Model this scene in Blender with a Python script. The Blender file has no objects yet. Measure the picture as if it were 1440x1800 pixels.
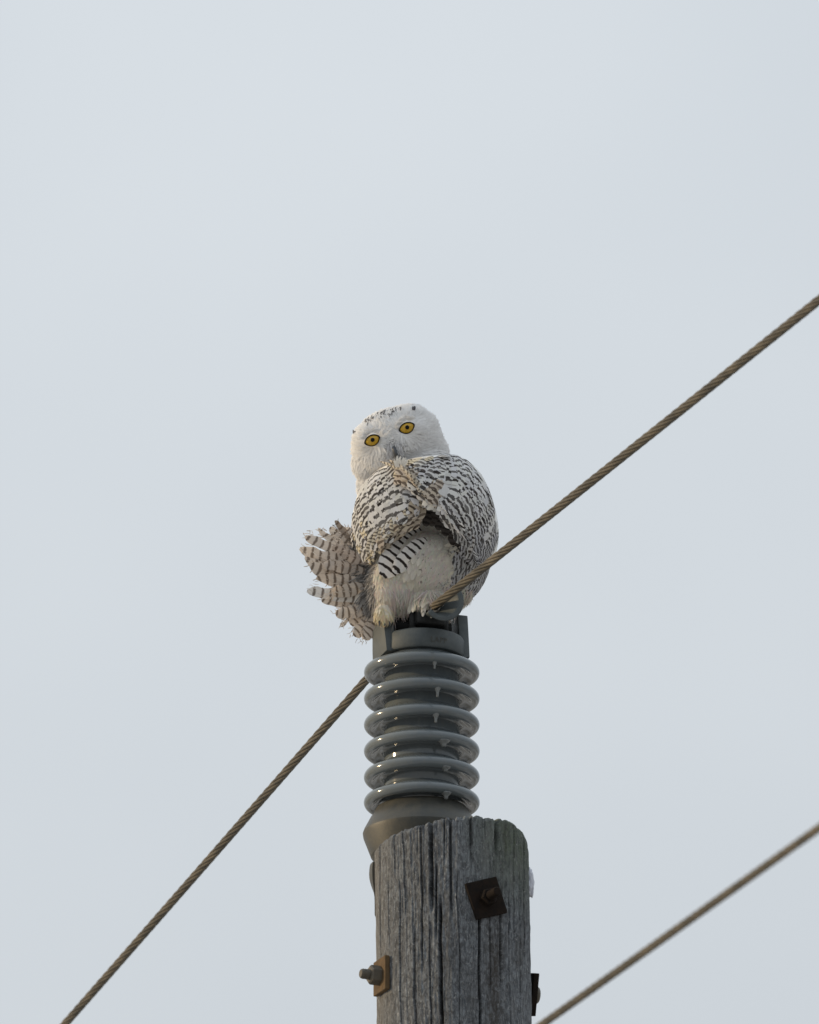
import bpy, bmesh, math, random
import numpy as np
from mathutils import Vector, Matrix
from mathutils.bvhtree import BVHTree

random.seed(7)
rng = np.random.default_rng(11)
scene = bpy.context.scene
C = scene.collection
R = math.radians

# ------------------------------------------------------------------ camera
S = 0.0011                 # metres per photo pixel at the owl's distance
D0 = 24.0                  # distance to the owl
ELEV = R(19.0)
CAM = Vector((0, 0, 1.6))
FWD = Vector((0, math.cos(ELEV), math.sin(ELEV)))
UP = Vector((0, -math.sin(ELEV), math.cos(ELEV)))
RIGHT = Vector((1, 0, 0))
cam_d = bpy.data.cameras.new('camera')
cam = bpy.data.objects.new('camera', cam_d)
C.objects.link(cam)
cam.location = CAM
cam.rotation_euler = (math.pi / 2 + ELEV, 0, 0)
cam_d.sensor_fit = 'VERTICAL'
cam_d.sensor_height = 36.0
cam_d.lens = 36.0 * D0 / (1800 * S)
cam_d.clip_start = 0.5
cam_d.clip_end = 6000
cam_d.dof.use_dof = True
cam_d.dof.focus_distance = D0
cam_d.dof.aperture_fstop = 8.0
scene.camera = cam

# ------------------------------------------------------------------ sky, sun, exposure
SUN_EL, SUN_BACK = R(12), R(2)
SUNV = Vector((-math.cos(SUN_EL) * math.cos(SUN_BACK), math.cos(SUN_EL) * math.sin(SUN_BACK), math.sin(SUN_EL)))
w = bpy.data.worlds.new('World')
scene.world = w
w.use_nodes = True
nt = w.node_tree
nt.nodes.clear()
out = nt.nodes.new('ShaderNodeOutputWorld')
bg = nt.nodes.new('ShaderNodeBackground')
sky = nt.nodes.new('ShaderNodeTexSky')
sky.sky_type = 'NISHITA'
sky.sun_disc = False
sky.sun_elevation = SUN_EL
sky.sun_rotation = math.atan2(SUNV.x, SUNV.y)
sky.air_density = 1.0
sky.dust_density = 2.0
sc_ = nt.nodes.new('ShaderNodeMix'); sc_.data_type = 'RGBA'; sc_.blend_type = 'MULTIPLY'
sc_.inputs['Factor'].default_value = 1.0
sc_.inputs['B'].default_value = (1.0, 1.0, 1.0, 1)
tc = nt.nodes.new('ShaderNodeTexCoord')
nz = nt.nodes.new('ShaderNodeTexNoise')
nz.inputs['Scale'].default_value = 11.0
nz.inputs['Detail'].default_value = 3.0
nz.inputs['Roughness'].default_value = 0.42
rp = nt.nodes.new('ShaderNodeValToRGB')
rp.color_ramp.elements[0].position = 0.28
rp.color_ramp.elements[0].color = (5.95, 6.47, 6.98, 1)
rp.color_ramp.elements[1].position = 0.74
rp.color_ramp.elements[1].color = (7.25, 7.70, 8.10, 1)
mx = nt.nodes.new('ShaderNodeMix'); mx.data_type = 'RGBA'
mx.inputs['Factor'].default_value = 0.95          # thin even overcast over the clear sky
L_ = nt.links.new
L_(tc.outputs['Generated'], nz.inputs['Vector'])
L_(nz.outputs['Fac'], rp.inputs['Fac'])
L_(sky.outputs['Color'], sc_.inputs['A'])
L_(sc_.outputs['Result'], mx.inputs['A'])
L_(rp.outputs['Color'], mx.inputs['B'])
# overcast skies brighten steadily from the horizon to the zenith
sepz = nt.nodes.new('ShaderNodeSeparateXYZ'); L_(tc.outputs['Generated'], sepz.inputs[0])
zf = nt.nodes.new('ShaderNodeMath'); zf.operation = 'MULTIPLY_ADD'; zf.use_clamp = False
zm = nt.nodes.new('ShaderNodeMath'); zm.operation = 'MAXIMUM'; zm.inputs[1].default_value = 0.0
L_(sepz.outputs[2], zm.inputs[0]); L_(zm.outputs[0], zf.inputs[0])
zf.inputs[1].default_value = 1.15; zf.inputs[2].default_value = 0.62
vm = nt.nodes.new('ShaderNodeVectorMath'); vm.operation = 'SCALE'
L_(mx.outputs['Result'], vm.inputs[0]); L_(zf.outputs[0], vm.inputs['Scale'])
L_(vm.outputs[0], bg.inputs['Color'])
bg.inputs['Strength'].default_value = 0.1
L_(bg.outputs['Background'], out.inputs['Surface'])

sun_d = bpy.data.lights.new('sun', 'SUN')
sun_d.energy = 3.0
sun_d.angle = R(3)
sun_d.color = (1.0, 0.76, 0.46)
sun = bpy.data.objects.new('sun', sun_d)
C.objects.link(sun)
sun.rotation_euler = SUNV.to_track_quat('Z', 'Y').to_euler()

scene.view_settings.view_transform = 'Standard'
scene.view_settings.look = 'None'
scene.view_settings.exposure = 0.0
scene.view_settings.gamma = 1.0

# ------------------------------------------------------------------ helpers
def at(px, py, depth):
    k = S * depth / D0
    return CAM + FWD * depth + RIGHT * ((px - 720) * k) - UP * ((py - 900) * k)

def P(px, py, d=0.0):
    """photo pixel + distance behind (+) / before (-) the insulator's plane, in photo pixels"""
    return at(px, py, D0 + d * S)

def z_at(py, Y):
    v = FWD - UP * ((py - 900) * S / D0)
    return CAM.z + Y * v.z / v.y

def tag(o, label=None, cat=None, group=None, kind=None):
    if label: o['label'] = label
    if cat: o['category'] = cat
    if group: o['group'] = group
    if kind: o['kind'] = kind
    return o

def empty(name, loc, label, cat, group=None):
    o = bpy.data.objects.new(name, None)
    o.location = loc
    o.empty_display_size = 0.05
    C.objects.link(o)
    return tag(o, label, cat, group)

def link_mesh(name, me, mat, parent=None, smooth=True):
    o = bpy.data.objects.new(name, me)
    C.objects.link(o)
    if mat is not None:
        me.materials.append(mat)
    if smooth:
        me.polygons.foreach_set('use_smooth', [True] * len(me.polygons))
    if parent is not None:
        o.parent = parent
        bpy.context.view_layer.update()
        o.matrix_parent_inverse = parent.matrix_world.inverted()
    return o

def mesh_from(name, verts, faces):
    me = bpy.data.meshes.new(name)
    me.from_pydata([tuple(v) for v in verts], [], [tuple(f) for f in faces])
    me.update()
    return me

def from_bm(name, bm, mat, parent=None, smooth=True, recalc=True):
    if recalc:
        bmesh.ops.recalc_face_normals(bm, faces=bm.faces)
    me = bpy.data.meshes.new(name)
    bm.to_mesh(me)
    bm.free()
    return link_mesh(name, me, mat, parent, smooth)

def auto_smooth(o, ang=35):
    me = o.data
    bm = bmesh.new(); bm.from_mesh(me)
    for e in bm.edges:
        if len(e.link_faces) == 2 and e.calc_face_angle(0) > R(ang):
            e.smooth = False
    bm.to_mesh(me); bm.free()

def lathe(bm, profile, origin, axis=Vector((0, 0, 1)), seg=96, caps=True):
    q = axis.normalized().to_track_quat('Z', 'Y')
    rings = []
    for r, z in profile:
        ring = []
        for i in range(seg):
            a = 2 * math.pi * i / seg
            ring.append(bm.verts.new(origin + q @ Vector((r * math.cos(a), r * math.sin(a), z))))
        rings.append(ring)
    for a, b in zip(rings, rings[1:]):
        for i in range(seg):
            j = (i + 1) % seg
            bm.faces.new((a[i], a[j], b[j], b[i]))
    if caps:
        bm.faces.new(list(reversed(rings[0])))
        bm.faces.new(rings[-1])

def tube(bm, pts, radii, seg=12, caps=True):
    pts = [Vector(p) for p in pts]
    if not hasattr(radii, '__len__'):
        radii = [radii] * len(pts)
    rings = []
    up = Vector((0.13, 0.2, 1)).normalized()
    for i, p in enumerate(pts):
        t = (pts[min(i + 1, len(pts) - 1)] - pts[max(i - 1, 0)]).normalized()
        a = t.cross(up).normalized()
        b = a.cross(t)
        rings.append([bm.verts.new(p + (a * math.cos(2 * math.pi * k / seg) + b * math.sin(2 * math.pi * k / seg)) * radii[i]) for k in range(seg)])
    for a, b in zip(rings, rings[1:]):
        for i in range(seg):
            j = (i + 1) % seg
            bm.faces.new((a[i], a[j], b[j], b[i]))
    if caps:
        bm.faces.new(list(reversed(rings[0]))); bm.faces.new(rings[-1])

def box(bm, center, ax, ay, az, bevel=0.0):
    """box with half-axis vectors"""
    vs = []
    for sx in (-1, 1):
        for sy in (-1, 1):
            for sz in (-1, 1):
                vs.append(bm.verts.new(center + ax * sx + ay * sy + az * sz))
    idx = [(0, 1, 3, 2), (4, 6, 7, 5), (0, 4, 5, 1), (2, 3, 7, 6), (0, 2, 6, 4), (1, 5, 7, 3)]
    fs = [bm.faces.new([vs[i] for i in f]) for f in idx]
    bmesh.ops.recalc_face_normals(bm, faces=fs)
    if bevel:
        es = list({e for f in fs for e in f.edges})
        bmesh.ops.bevel(bm, geom=es, offset=bevel, segments=2, affect='EDGES', profile=0.6)

def nodes_mat(name):
    m = bpy.data.materials.new(name)
    m.use_nodes = True
    t = m.node_tree
    return m, t, t.nodes['Principled BSDF']

def N(t, kind, **kw):
    n = t.nodes.new(kind)
    for k, v in kw.items():
        if k in n.inputs.keys() if hasattr(n.inputs, 'keys') else False:
            n.inputs[k].default_value = v
        else:
            setattr(n, k, v)
    return n

def math_node(t, op, a, b=None, c=None, clamp=False):
    n = t.nodes.new('ShaderNodeMath'); n.operation = op; n.use_clamp = clamp
    for i, x in enumerate((a, b, c)):
        if x is None: continue
        if isinstance(x, (int, float)): n.inputs[i].default_value = x
        else: t.links.new(x, n.inputs[i])
    return n.outputs[0]

def mixc(t, fac, a, b, blend='MIX'):
    n = t.nodes.new('ShaderNodeMix'); n.data_type = 'RGBA'; n.blend_type = blend
    for nm, x in (('Factor', fac), ('A', a), ('B', b)):
        s = n.inputs[nm] if nm != 'Factor' else n.inputs[0]
        if nm == 'A': s = n.inputs[6]
        if nm == 'B': s = n.inputs[7]
        if isinstance(x, (int, float)): s.default_value = x
        elif isinstance(x, tuple): s.default_value = (*x, 1) if len(x) == 3 else x
        else: t.links.new(x, s)
    return n.outputs[2]

def noise(t, vec, scale, detail=4, rough=0.55, dist=0.0):
    n = t.nodes.new('ShaderNodeTexNoise')
    n.inputs['Scale'].default_value = scale
    n.inputs['Detail'].default_value = detail
    n.inputs['Roughness'].default_value = rough
    n.inputs['Distortion'].default_value = dist
    if vec is not None: t.links.new(vec, n.inputs['Vector'])
    return n.outputs['Fac']

def mapping(t, vec, scale=(1, 1, 1), loc=(0, 0, 0)):
    n = t.nodes.new('ShaderNodeMapping')
    n.inputs['Scale'].default_value = scale
    n.inputs['Location'].default_value = loc
    t.links.new(vec, n.inputs['Vector'])
    return n.outputs[0]

def ramp(t, fac, stops, smooth=False):
    n = t.nodes.new('ShaderNodeValToRGB')
    cr = n.color_ramp
    if smooth: cr.interpolation = 'EASE'
    while len(cr.elements) < len(stops): cr.elements.new(0.5)
    for e, (p, c) in zip(cr.elements, stops):
        e.position = p
        e.color = (c, c, c, 1) if isinstance(c, (int, float)) else (*c, 1)
    t.links.new(fac, n.inputs[0])
    return n.outputs[0]

def geo_pos(t):
    return t.nodes.new('ShaderNodeNewGeometry').outputs['Position']

def bump(t, bsdf, h, strength, dist):
    b = t.nodes.new('ShaderNodeBump')
    b.inputs['Strength'].default_value = strength
    b.inputs['Distance'].default_value = dist
    t.links.new(h, b.inputs['Height'])
    t.links.new(b.outputs[0], bsdf.inputs['Normal'])

# ------------------------------------------------------------------ materials
def mat_metal(name, col, col2, rough, scale=60, metal=0.0, bumpd=0.0006, spec=0.5):
    m, t, b = nodes_mat(name)
    p = geo_pos(t)
    n1 = noise(t, p, scale, 5, 0.6)
    n2 = noise(t, p, scale * 6, 4, 0.6)
    c = mixc(t, ramp(t, n1, [(0.35, 0.0), (0.68, 1.0)]), col, col2)
    c = mixc(t, math_node(t, 'MULTIPLY', n2, 0.5), c, tuple(x * 0.55 for x in col))
    t.links.new(c, b.inputs['Base Color'])
    t.links.new(math_node(t, 'MULTIPLY_ADD', n1, 0.25, rough - 0.12), b.inputs['Roughness'])
    b.inputs['Metallic'].default_value = metal
    b.inputs['Specular IOR Level'].default_value = spec
    bump(t, b, n2, 0.5, bumpd)
    return m

M_CAST = mat_metal('weathered_cast_metal', (0.050, 0.062, 0.067), (0.082, 0.094, 0.096), 0.62)
M_BASE = mat_metal('base_casting_metal', (0.036, 0.038, 0.034), (0.066, 0.062, 0.048), 0.5)
M_DARK = mat_metal('dark_clamp_metal', (0.014, 0.015, 0.016), (0.028, 0.029, 0.029), 0.6, spec=0.2)
M_RUST = mat_metal('rusty_black_steel', (0.008, 0.006, 0.005), (0.020, 0.013, 0.009), 0.8, 90, bumpd=0.0015, spec=0.12)
M_TANRUST = mat_metal('tan_rusty_steel', (0.085, 0.055, 0.028), (0.14, 0.092, 0.048), 0.8, 70, bumpd=0.0015, spec=0.2)
M_NUT = mat_metal('dark_greased_steel', (0.06, 0.052, 0.04), (0.1, 0.085, 0.06), 0.6, 80)
M_WIRE = mat_metal('weathered_bare_wire', (0.066, 0.060, 0.048), (0.150, 0.130, 0.098), 0.62, 16, bumpd=0.0004, spec=0.25)

def mat_glaze():
    m, t, b = nodes_mat('grey_glazed_porcelain')
    p = geo_pos(t)
    n1 = noise(t, p, 9, 4, 0.6)
    n2 = noise(t, mapping(t, p, (1, 1, 0.25)), 70, 4, 0.65)
    c = mixc(t, n1, (0.090, 0.108, 0.120), (0.122, 0.139, 0.149))
    c = mixc(t, ramp(t, n2, [(0.5, 0.0), (0.8, 0.35)]), c, (0.16, 0.155, 0.135))
    t.links.new(c, b.inputs['Base Color'])
    t.links.new(math_node(t, 'MULTIPLY_ADD', n2, 0.20, 0.03), b.inputs['Roughness'])
    b.inputs['IOR'].default_value = 1.52
    bump(t, b, noise(t, p, 25, 2, 0.5), 0.12, 0.002)
    return m
M_GLAZE = mat_glaze()

def mat_ice():
    m, t, b = nodes_mat('frozen_snow')
    p = geo_pos(t)
    b.inputs['Base Color'].default_value = (0.42, 0.44, 0.50, 1)
    b.inputs['Roughness'].default_value = 0.45
    b.inputs['Subsurface Weight'].default_value = 0.3
    b.inputs['Subsurface Radius'].default_value = (0.01, 0.01, 0.012)
    bump(t, b, noise(t, p, 160, 4), 0.6, 0.002)
    return m
M_ICE = mat_ice()

def mat_drip():
    m, t, b = nodes_mat('clear_icicle')
    b.inputs['Base Color'].default_value = (0.22, 0.235, 0.24, 1)
    b.inputs['Roughness'].default_value = 0.12
    b.inputs['Transmission Weight'].default_value = 0.25
    b.inputs['IOR'].default_value = 1.31
    return m
M_DRIP = mat_drip()

def mat_wood():
    m, t, b = nodes_mat('weathered_pole_wood')
    p = geo_pos(t)
    a = t.nodes.new('ShaderNodeAttribute'); a.attribute_name = 'grain'
    gv = a.outputs['Vector']                      # arc metres, tangential; height; tone
    sep = t.nodes.new('ShaderNodeSeparateXYZ'); t.links.new(gv, sep.inputs[0])
    fine = noise(t, mapping(t, gv, (260, 26, 1)), 1.0, 6, 0.65, 0.3)
    mott = noise(t, mapping(t, gv, (130, 75, 1)), 1.0, 5, 0.68, 0.8)
    chk = noise(t, mapping(t, gv, (330, 120, 1)), 1.0, 4, 0.6, 1.0)
    big = noise(t, mapping(t, gv, (22, 5, 1)), 1.0, 4, 0.6)
    g = mixc(t, ramp(t, fine, [(0.30, 0.0), (0.70, 1.0)]), (0.064, 0.073, 0.084), (0.245, 0.264, 0.285))
    g = mixc(t, ramp(t, mott, [(0.40, 0.0), (0.58, 1.0)]), mixc(t, 0.68, g, (0.042, 0.042, 0.044)), g)
    g = mixc(t, ramp(t, chk, [(0.57, 0.0), (0.70, 0.7)]), g, (0.40, 0.405, 0.41))
    g = mixc(t, ramp(t, chk, [(0.31, 0.65), (0.43, 0.0)]), g, (0.028, 0.028, 0.029))
    g = mixc(t, ramp(t, big, [(0.30, 0.55), (0.52, 0.0)]), g, (0.06, 0.056, 0.052))
    g = mixc(t, ramp(t, big, [(0.55, 0.0), (0.8, 0.5)]), g, (0.22, 0.218, 0.215))
    # green algae along the upper right shoulder, warmer tone blended in towards the left side
    sx = t.nodes.new('ShaderNodeSeparateXYZ'); t.links.new(p, sx.inputs[0])
    alg = math_node(t, 'MULTIPLY', math_node(t, 'MULTIPLY_ADD', sep.outputs[0], 9.0, -0.05, True),
                    math_node(t, 'MULTIPLY_ADD', sep.outputs[1], 7.0, 1.35, True))
    alg = math_node(t, 'MULTIPLY', alg, ramp(t, mott, [(0.3, 0.1), (0.65, 0.8)]))
    g = mixc(t, alg, g, (0.075, 0.095, 0.05))
    left_warm = math_node(t, 'MULTIPLY_ADD', sep.outputs[0], -9.0, -1.05, True)
    g = mixc(t, math_node(t, 'MULTIPLY', left_warm, 0.4), g, (0.21, 0.19, 0.165))
    # run-off stain below the iron plate
    sdx = math_node(t, 'ABSOLUTE', math_node(t, 'ADD', sep.outputs[0], math_node(t, 'MULTIPLY_ADD', big, 0.03, -0.095)))
    stn = math_node(t, 'MULTIPLY', math_node(t, 'MULTIPLY_ADD', sdx, -42.0, 1.15, True), math_node(t, 'MULTIPLY_ADD', sep.outputs[1], -9.0, -1.5, True))
    g = mixc(t, math_node(t, 'MULTIPLY', stn, ramp(t, mott, [(0.35, 0.85), (0.65, 0.35)])), g, (0.045, 0.038, 0.032))
    t.links.new(g, b.inputs['Base Color'])
    b.inputs['Roughness'].default_value = 0.9
    b.inputs['Specular IOR Level'].default_value = 0.2
    h = math_node(t, 'ADD', math_node(t, 'MULTIPLY', fine, 0.6), math_node(t, 'ADD', mott, math_node(t, 'MULTIPLY', chk, 0.8)))
    bump(t, b, h, 1.0, 0.004)
    return m
M_WOOD = mat_wood()

def mat_snow():
    m, t, b = nodes_mat('snow_ground')
    p = geo_pos(t)
    n1 = noise(t, p, 0.06, 5, 0.6)
    n2 = noise(t, p, 3.0, 5, 0.6)
    c = mixc(t, ramp(t, n1, [(0.40, 0.0), (0.56, 0.9)]), (0.66, 0.65, 0.64), (0.17, 0.135, 0.085))
    t.links.new(c, b.inputs['Base Color'])
    b.inputs['Roughness'].default_value = 0.7
    bump(t, b, n2, 0.5, 0.05)
    return m
M_SNOW = mat_snow()

def mat_feather():
    """barred feather: 'fuv' = across, along; 'tint' = vane colour; 'bar' = strength, count, phase, width"""
    m = bpy.data.materials.new('owl_feather')
    m.use_nodes = True
    t = m.node_tree
    t.nodes.clear()
    o = t.nodes.new('ShaderNodeOutputMaterial')
    def attr(nm):
        n = t.nodes.new('ShaderNodeAttribute'); n.attribute_name = nm; return n
    fuv, tint, bar = attr('fuv'), attr('tint'), attr('bar')
    s = t.nodes.new('ShaderNodeSeparateXYZ'); t.links.new(fuv.outputs['Vector'], s.inputs[0])
    u, v, rnd = s.outputs
    bs = t.nodes.new('ShaderNodeSeparateColor'); t.links.new(bar.outputs['Color'], bs.inputs[0])
    st, cnt, ph = bs.outputs
    wd = bar.outputs['Alpha']
    u2 = math_node(t, 'MULTIPLY', u, u)
    comb = t.nodes.new('ShaderNodeCombineXYZ')
    t.links.new(math_node(t, 'MULTIPLY', u, 1.2), comb.inputs[0])
    t.links.new(math_node(t, 'MULTIPLY', v, 3.0), comb.inputs[1])
    t.links.new(math_node(t, 'MULTIPLY', rnd, 37.0), comb.inputs[2])
    nn = noise(t, comb.outputs[0], 2.2, 3, 0.6)
    wob = math_node(t, 'ADD', math_node(t, 'MULTIPLY', u2, -0.16), math_node(t, 'MULTIPLY_ADD', nn, 0.30, -0.15))
    f = math_node(t, 'FRACT', math_node(t, 'ADD', wob, math_node(t, 'MULTIPLY_ADD', v, cnt, ph)))
    f = math_node(t, 'ABSOLUTE', math_node(t, 'SUBTRACT', f, 0.5))
    ww = math_node(t, 'MULTIPLY', wd, math_node(t, 'MULTIPLY_ADD', u2, -0.55, 1.1))
    k = math_node(t, 'DIVIDE', math_node(t, 'SUBTRACT', ww, f), math_node(t, 'MULTIPLY_ADD', tint.outputs['Alpha'], 0.09, 0.06))
    k = math_node(t, 'ADD', k, 0.5, clamp=True)
    k = math_node(t, 'MULTIPLY', k, st)
    # fine barbs
    c2 = t.nodes.new('ShaderNodeCombineXYZ')
    t.links.new(math_node(t, 'ADD', math_node(t, 'ABSOLUTE', u), math_node(t, 'MULTIPLY', v, -2.0)), c2.inputs[0])
    t.links.new(rnd, c2.inputs[1])
    barb = noise(t, c2.outputs[0], 14, 2, 0.6)
    col = mixc(t, math_node(t, 'MULTIPLY_ADD', barb, 0.5, -0.12, True), tint.outputs['Color'], (0.45, 0.43, 0.42), 'MULTIPLY')
    dk = mixc(t, rnd, (0.030, 0.027, 0.028), (0.060, 0.048, 0.042))
    dk = mixc(t, tint.outputs['Alpha'], dk, (0.17, 0.125, 0.092))
    col = mixc(t, k, col, dk)
    d = t.nodes.new('ShaderNodeBsdfDiffuse'); tr = t.nodes.new('ShaderNodeBsdfTranslucent')
    d.inputs['Roughness'].default_value = 0.6
    t.links.new(col, d.inputs['Color']); t.links.new(col, tr.inputs['Color'])
    mxs = t.nodes.new('ShaderNodeMixShader'); mxs.inputs[0].default_value = 0.22
    t.links.new(d.outputs[0], mxs.inputs[1]); t.links.new(tr.outputs[0], mxs.inputs[2])
    t.links.new(mxs.outputs[0], o.inputs['Surface'])
    return m
M_FEATHER = mat_feather()

def mat_plain(name, col, rough=0.8, spec=0.3):
    m, t, b = nodes_mat(name)
    p = geo_pos(t)
    c = mixc(t, noise(t, p, 180, 3), tuple(x * 0.82 for x in col), tuple(min(1, x * 1.08) for x in col))
    t.links.new(c, b.inputs['Base Color'])
    b.inputs['Roughness'].default_value = rough
    b.inputs['Specular IOR Level'].default_value = spec
    return m
M_DOWN = mat_plain('white_down', (0.84, 0.835, 0.82))
M_BILL = mat_plain('dark_bill', (0.075, 0.080, 0.09), 0.4, 0.4)
M_LID = mat_plain('black_eyelid', (0.012, 0.011, 0.010), 0.5)
M_PUPIL = mat_plain('black_pupil', (0.002, 0.002, 0.002), 0.3, 0.15)

def mat_iris():
    m, t, b = nodes_mat('yellow_iris')
    p = geo_pos(t)
    c = mixc(t, noise(t, p, 900, 3), (0.40, 0.22, 0.010), (0.58, 0.36, 0.020))
    t.links.new(c, b.inputs['Base Color'])
    b.inputs['Roughness'].default_value = 0.12
    return m
M_IRIS = mat_iris()

# ------------------------------------------------------------------ ground
gm = bmesh.new()
bmesh.ops.create_grid(gm, x_segments=40, y_segments=40, size=3000)
ground = from_bm('ground', gm, M_SNOW)
tag(ground, 'flat snow covered field under the pole', kind='structure')

# ------------------------------------------------------------------ insulator axis
AX = P(741.5, 1085, 0)
YA = AX.y
def zi(py):
    return z_at(py, YA)
def ax_pt(z):
    return Vector((AX.x, YA, z))

# ------------------------------------------------------------------ wooden pole
PXC = 795.0
YP = YA - 0.100                               # pole axis, nearer than the insulator
POLE_R = 0.1468
def zp(py): return z_at(py, YP)
Z_TOP = zp(1474)
X_TOP = (PXC - 720) * S * (YP / YA)
LEAN = 0.012                                  # the pole leans a little
def pole_x(z): return X_TOP + (Z_TOP - z) * LEAN

def smooth_noise1(n, size, r):
    k = max(2, n // size)
    pts = r.standard_normal(k + 3)
    x = np.linspace(0, k, n, endpoint=False)
    i = x.astype(int); f = x - i; f = f * f * (3 - 2 * f)
    return pts[i] * (1 - f) + pts[i + 1] * f

def smooth_noise2(nr, nc, sr, sc, r):
    kr, kc = max(2, nr // sr), max(2, nc // sc)
    g = r.standard_normal((kr + 3, kc + 3))
    y = np.linspace(0, kr, nr, endpoint=False); x = np.linspace(0, kc, nc, endpoint=False)
    iy = y.astype(int); ix = x.astype(int)
    fy = y - iy; fx = x - ix
    fy = (fy * fy * (3 - 2 * fy))[:, None]; fx = (fx * fx * (3 - 2 * fx))[None, :]
    a = g[iy][:, ix]; b = g[iy][:, ix + 1]; c = g[iy + 1][:, ix]; d = g[iy + 1][:, ix + 1]
    return (a * (1 - fx) + b * fx) * (1 - fy) + (c * (1 - fx) + d * fx) * fy

def build_pole():
    r = np.random.default_rng(5)
    near = np.linspace(-100, 100, 760)
    back = np.linspace(100, 260, 90)[1:-1]
    th = np.radians(np.concatenate([near, back]))     # 0 = towards the camera
    nc = len(th)
    rows_hi = np.arange(0, 0.50, 0.0022)
    rows_lo = np.linspace(0.50, Z_TOP + 0.6, 60)[1:]
    h = np.concatenate([rows_hi, rows_lo])
    nr = len(h)
    disp = np.zeros((nr, nc))
    # grain ridges running down the pole
    for s_, a_ in ((5, 0.0004), (12, 0.00042), (40, 0.0006), (130, 0.0018)):
        disp += smooth_noise1(nc, s_, r)[None, :] * a_ * (0.75 + 0.35 * smooth_noise2(nr, nc, 60, 30, r))
    disp += smooth_noise2(nr, nc, 10, 5, r) * 0.00045
    disp += smooth_noise2(nr, nc, 60, 120, r) * 0.0014
    # drying cracks: photo x, from y, to y, width m, depth m
    cracks = [(668, 1490, 1700, .0028, .006), (708, 1465, 1640, .0022, .006), (738, 1440, 1745, .0026, .009),
              (756, 1440, 1640, .0044, .022), (764, 1560, 1690, .0026, .012), (771, 1610, 1810, .0036, .020),
              (780, 1440, 1560, .0020, .006), (791, 1435, 1660, .0030, .012), (813, 1436, 1480, .0022, .006),
              (826, 1436, 1560, .0030, .012), (831, 1436, 1500, .0030, .010), (838.5, 1600, 1810, .0032, .017),
              (871, 1440, 1550, .0052, .020), (876, 1605, 1770, .0030, .014), (899, 1450, 1700, .0020, .005),
              (918, 1480, 1730, .0028, .008), (725, 1650, 1810, .0026, .009), (700, 1560, 1810, .0018, .004),
              (850, 1436, 1520, .0020, .006), (682, 1560, 1700, .0018, .004), (752, 1650, 1810, .0020, .006),
              (802, 1560, 1810, .0016, .004), (858, 1640, 1790, .0018, .005), (890, 1590, 1810, .0018, .005),
              (745, 1436, 1500, .0018, .006), (909, 1560, 1790, .0018, .005), (693, 1470, 1560, .0018, .005)]
    zz = Z_TOP - h
    for cx, y0, y1, wd, dp in cracks:
        t0 = math.asin(max(-.985, min(.985, (cx - PXC) / 135.0)))
        za, zb = zp(y0), zp(y1)
        f = np.clip((za + 0.01 - zz) / 0.02, 0, 1) * np.clip((zz - zb) / 0.06, 0, 1)
        if y0 < 1500: f = np.clip((zz - zb) / 0.06, 0, 1)
        if y1 > 1800: f = np.clip((za - zz) / 0.03, 0, 1)
        wob = smooth_noise1(nr, 22, r) * 0.0045 + smooth_noise1(nr, 8, r) * 0.0018
        dist = np.abs(th[None, :] - (t0 + wob[:, None])) * POLE_R
        prof = np.clip(1.15 - dist / (wd * 0.95), 0, 1)
        disp -= prof * (f * dp * 1.15)[:, None]
        lipv = np.exp(-((dist - wd) / (wd * 0.9)) ** 2) * 0.0006
        disp += lipv * f[:, None]
    # ragged, sloping top; fibres end unevenly
    rim = -0.0012 * np.abs(smooth_noise1(nc, 6, r)) - 0.0022 * np.abs(smooth_noise1(nc, 22, r))
    rad = POLE_R + disp
    # rounded upper edge
    rad -= np.clip(0.006 - h, 0, 1)[:, None] * 0.9
    # soft worn corner on the right
    worn = np.clip((np.degrees(th) - 42) / 40, 0, 1)
    worn[np.degrees(th) > 130] = 0
    rad -= (np.clip(0.035 - h, 0, 1) / 0.035)[:, None] ** 2 * (worn * 0.016)[None, :]
    X = np.sin(th)[None, :] * rad
    Y = -np.cos(th)[None, :] * rad
    tilt = np.where(X < 0, X * 0.17, X * 0.05) + 0.0
    fade = np.clip(1 - h / 0.35, 0, 1)[:, None]
    Z = (Z_TOP - h)[:, None] + (tilt + rim[None, :]) * fade
    Xw = X + (X_TOP + h * LEAN)[:, None]
    Yw = Y + YP
    verts = np.stack([Xw, Yw, Z], -1).reshape(-1, 3)
    i = np.arange(nr - 1)[:, None] * nc; j = np.arange(nc)[None, :]; j2 = (j + 1) % nc
    faces = np.stack([i + j, i + nc + j, i + nc + j2, i + j2], -1).reshape(-1, 4)
    # sawn end
    vlist = verts.tolist(); flist = faces.tolist()
    prev = list(range(nc))
    for q in (0.75, 0.4, 0.1):
        base = len(vlist)
        for jj in range(nc):
            x, y = X[0, jj] * q, Y[0, jj] * q
            vlist.append([x + X_TOP, y + YP, Z_TOP + (x * 0.17 if x < 0 else x * 0.05) - 0.002 + 0.0012 * math.sin(90 * math.hypot(x, y))])
        cur = list(range(base, base + nc))
        for jj in range(nc):
            k2 = (jj + 1) % nc
            flist.append([prev[jj], prev[k2], cur[k2], cur[jj]])
        prev = cur
    flist.append(prev)
    me = mesh_from('trunk', vlist, flist)
    a = me.attributes.new('grain', 'FLOAT_VECTOR', 'POINT')
    g = np.zeros((len(vlist), 3), dtype=np.float32)
    g[:nr * nc, 0] = np.repeat(th[None, :] * POLE_R, nr, 0).ravel()
    g[:nr * nc, 1] = np.repeat(-h[:, None], nc, 1).ravel()
    g[nr * nc:, 0] = [v[0] * 3 for v in vlist[nr * nc:]]
    g[nr * nc:, 1] = [v[1] * 3 for v in vlist[nr * nc:]]
    a.data.foreach_set('vector', g.ravel())
    return me

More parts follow.
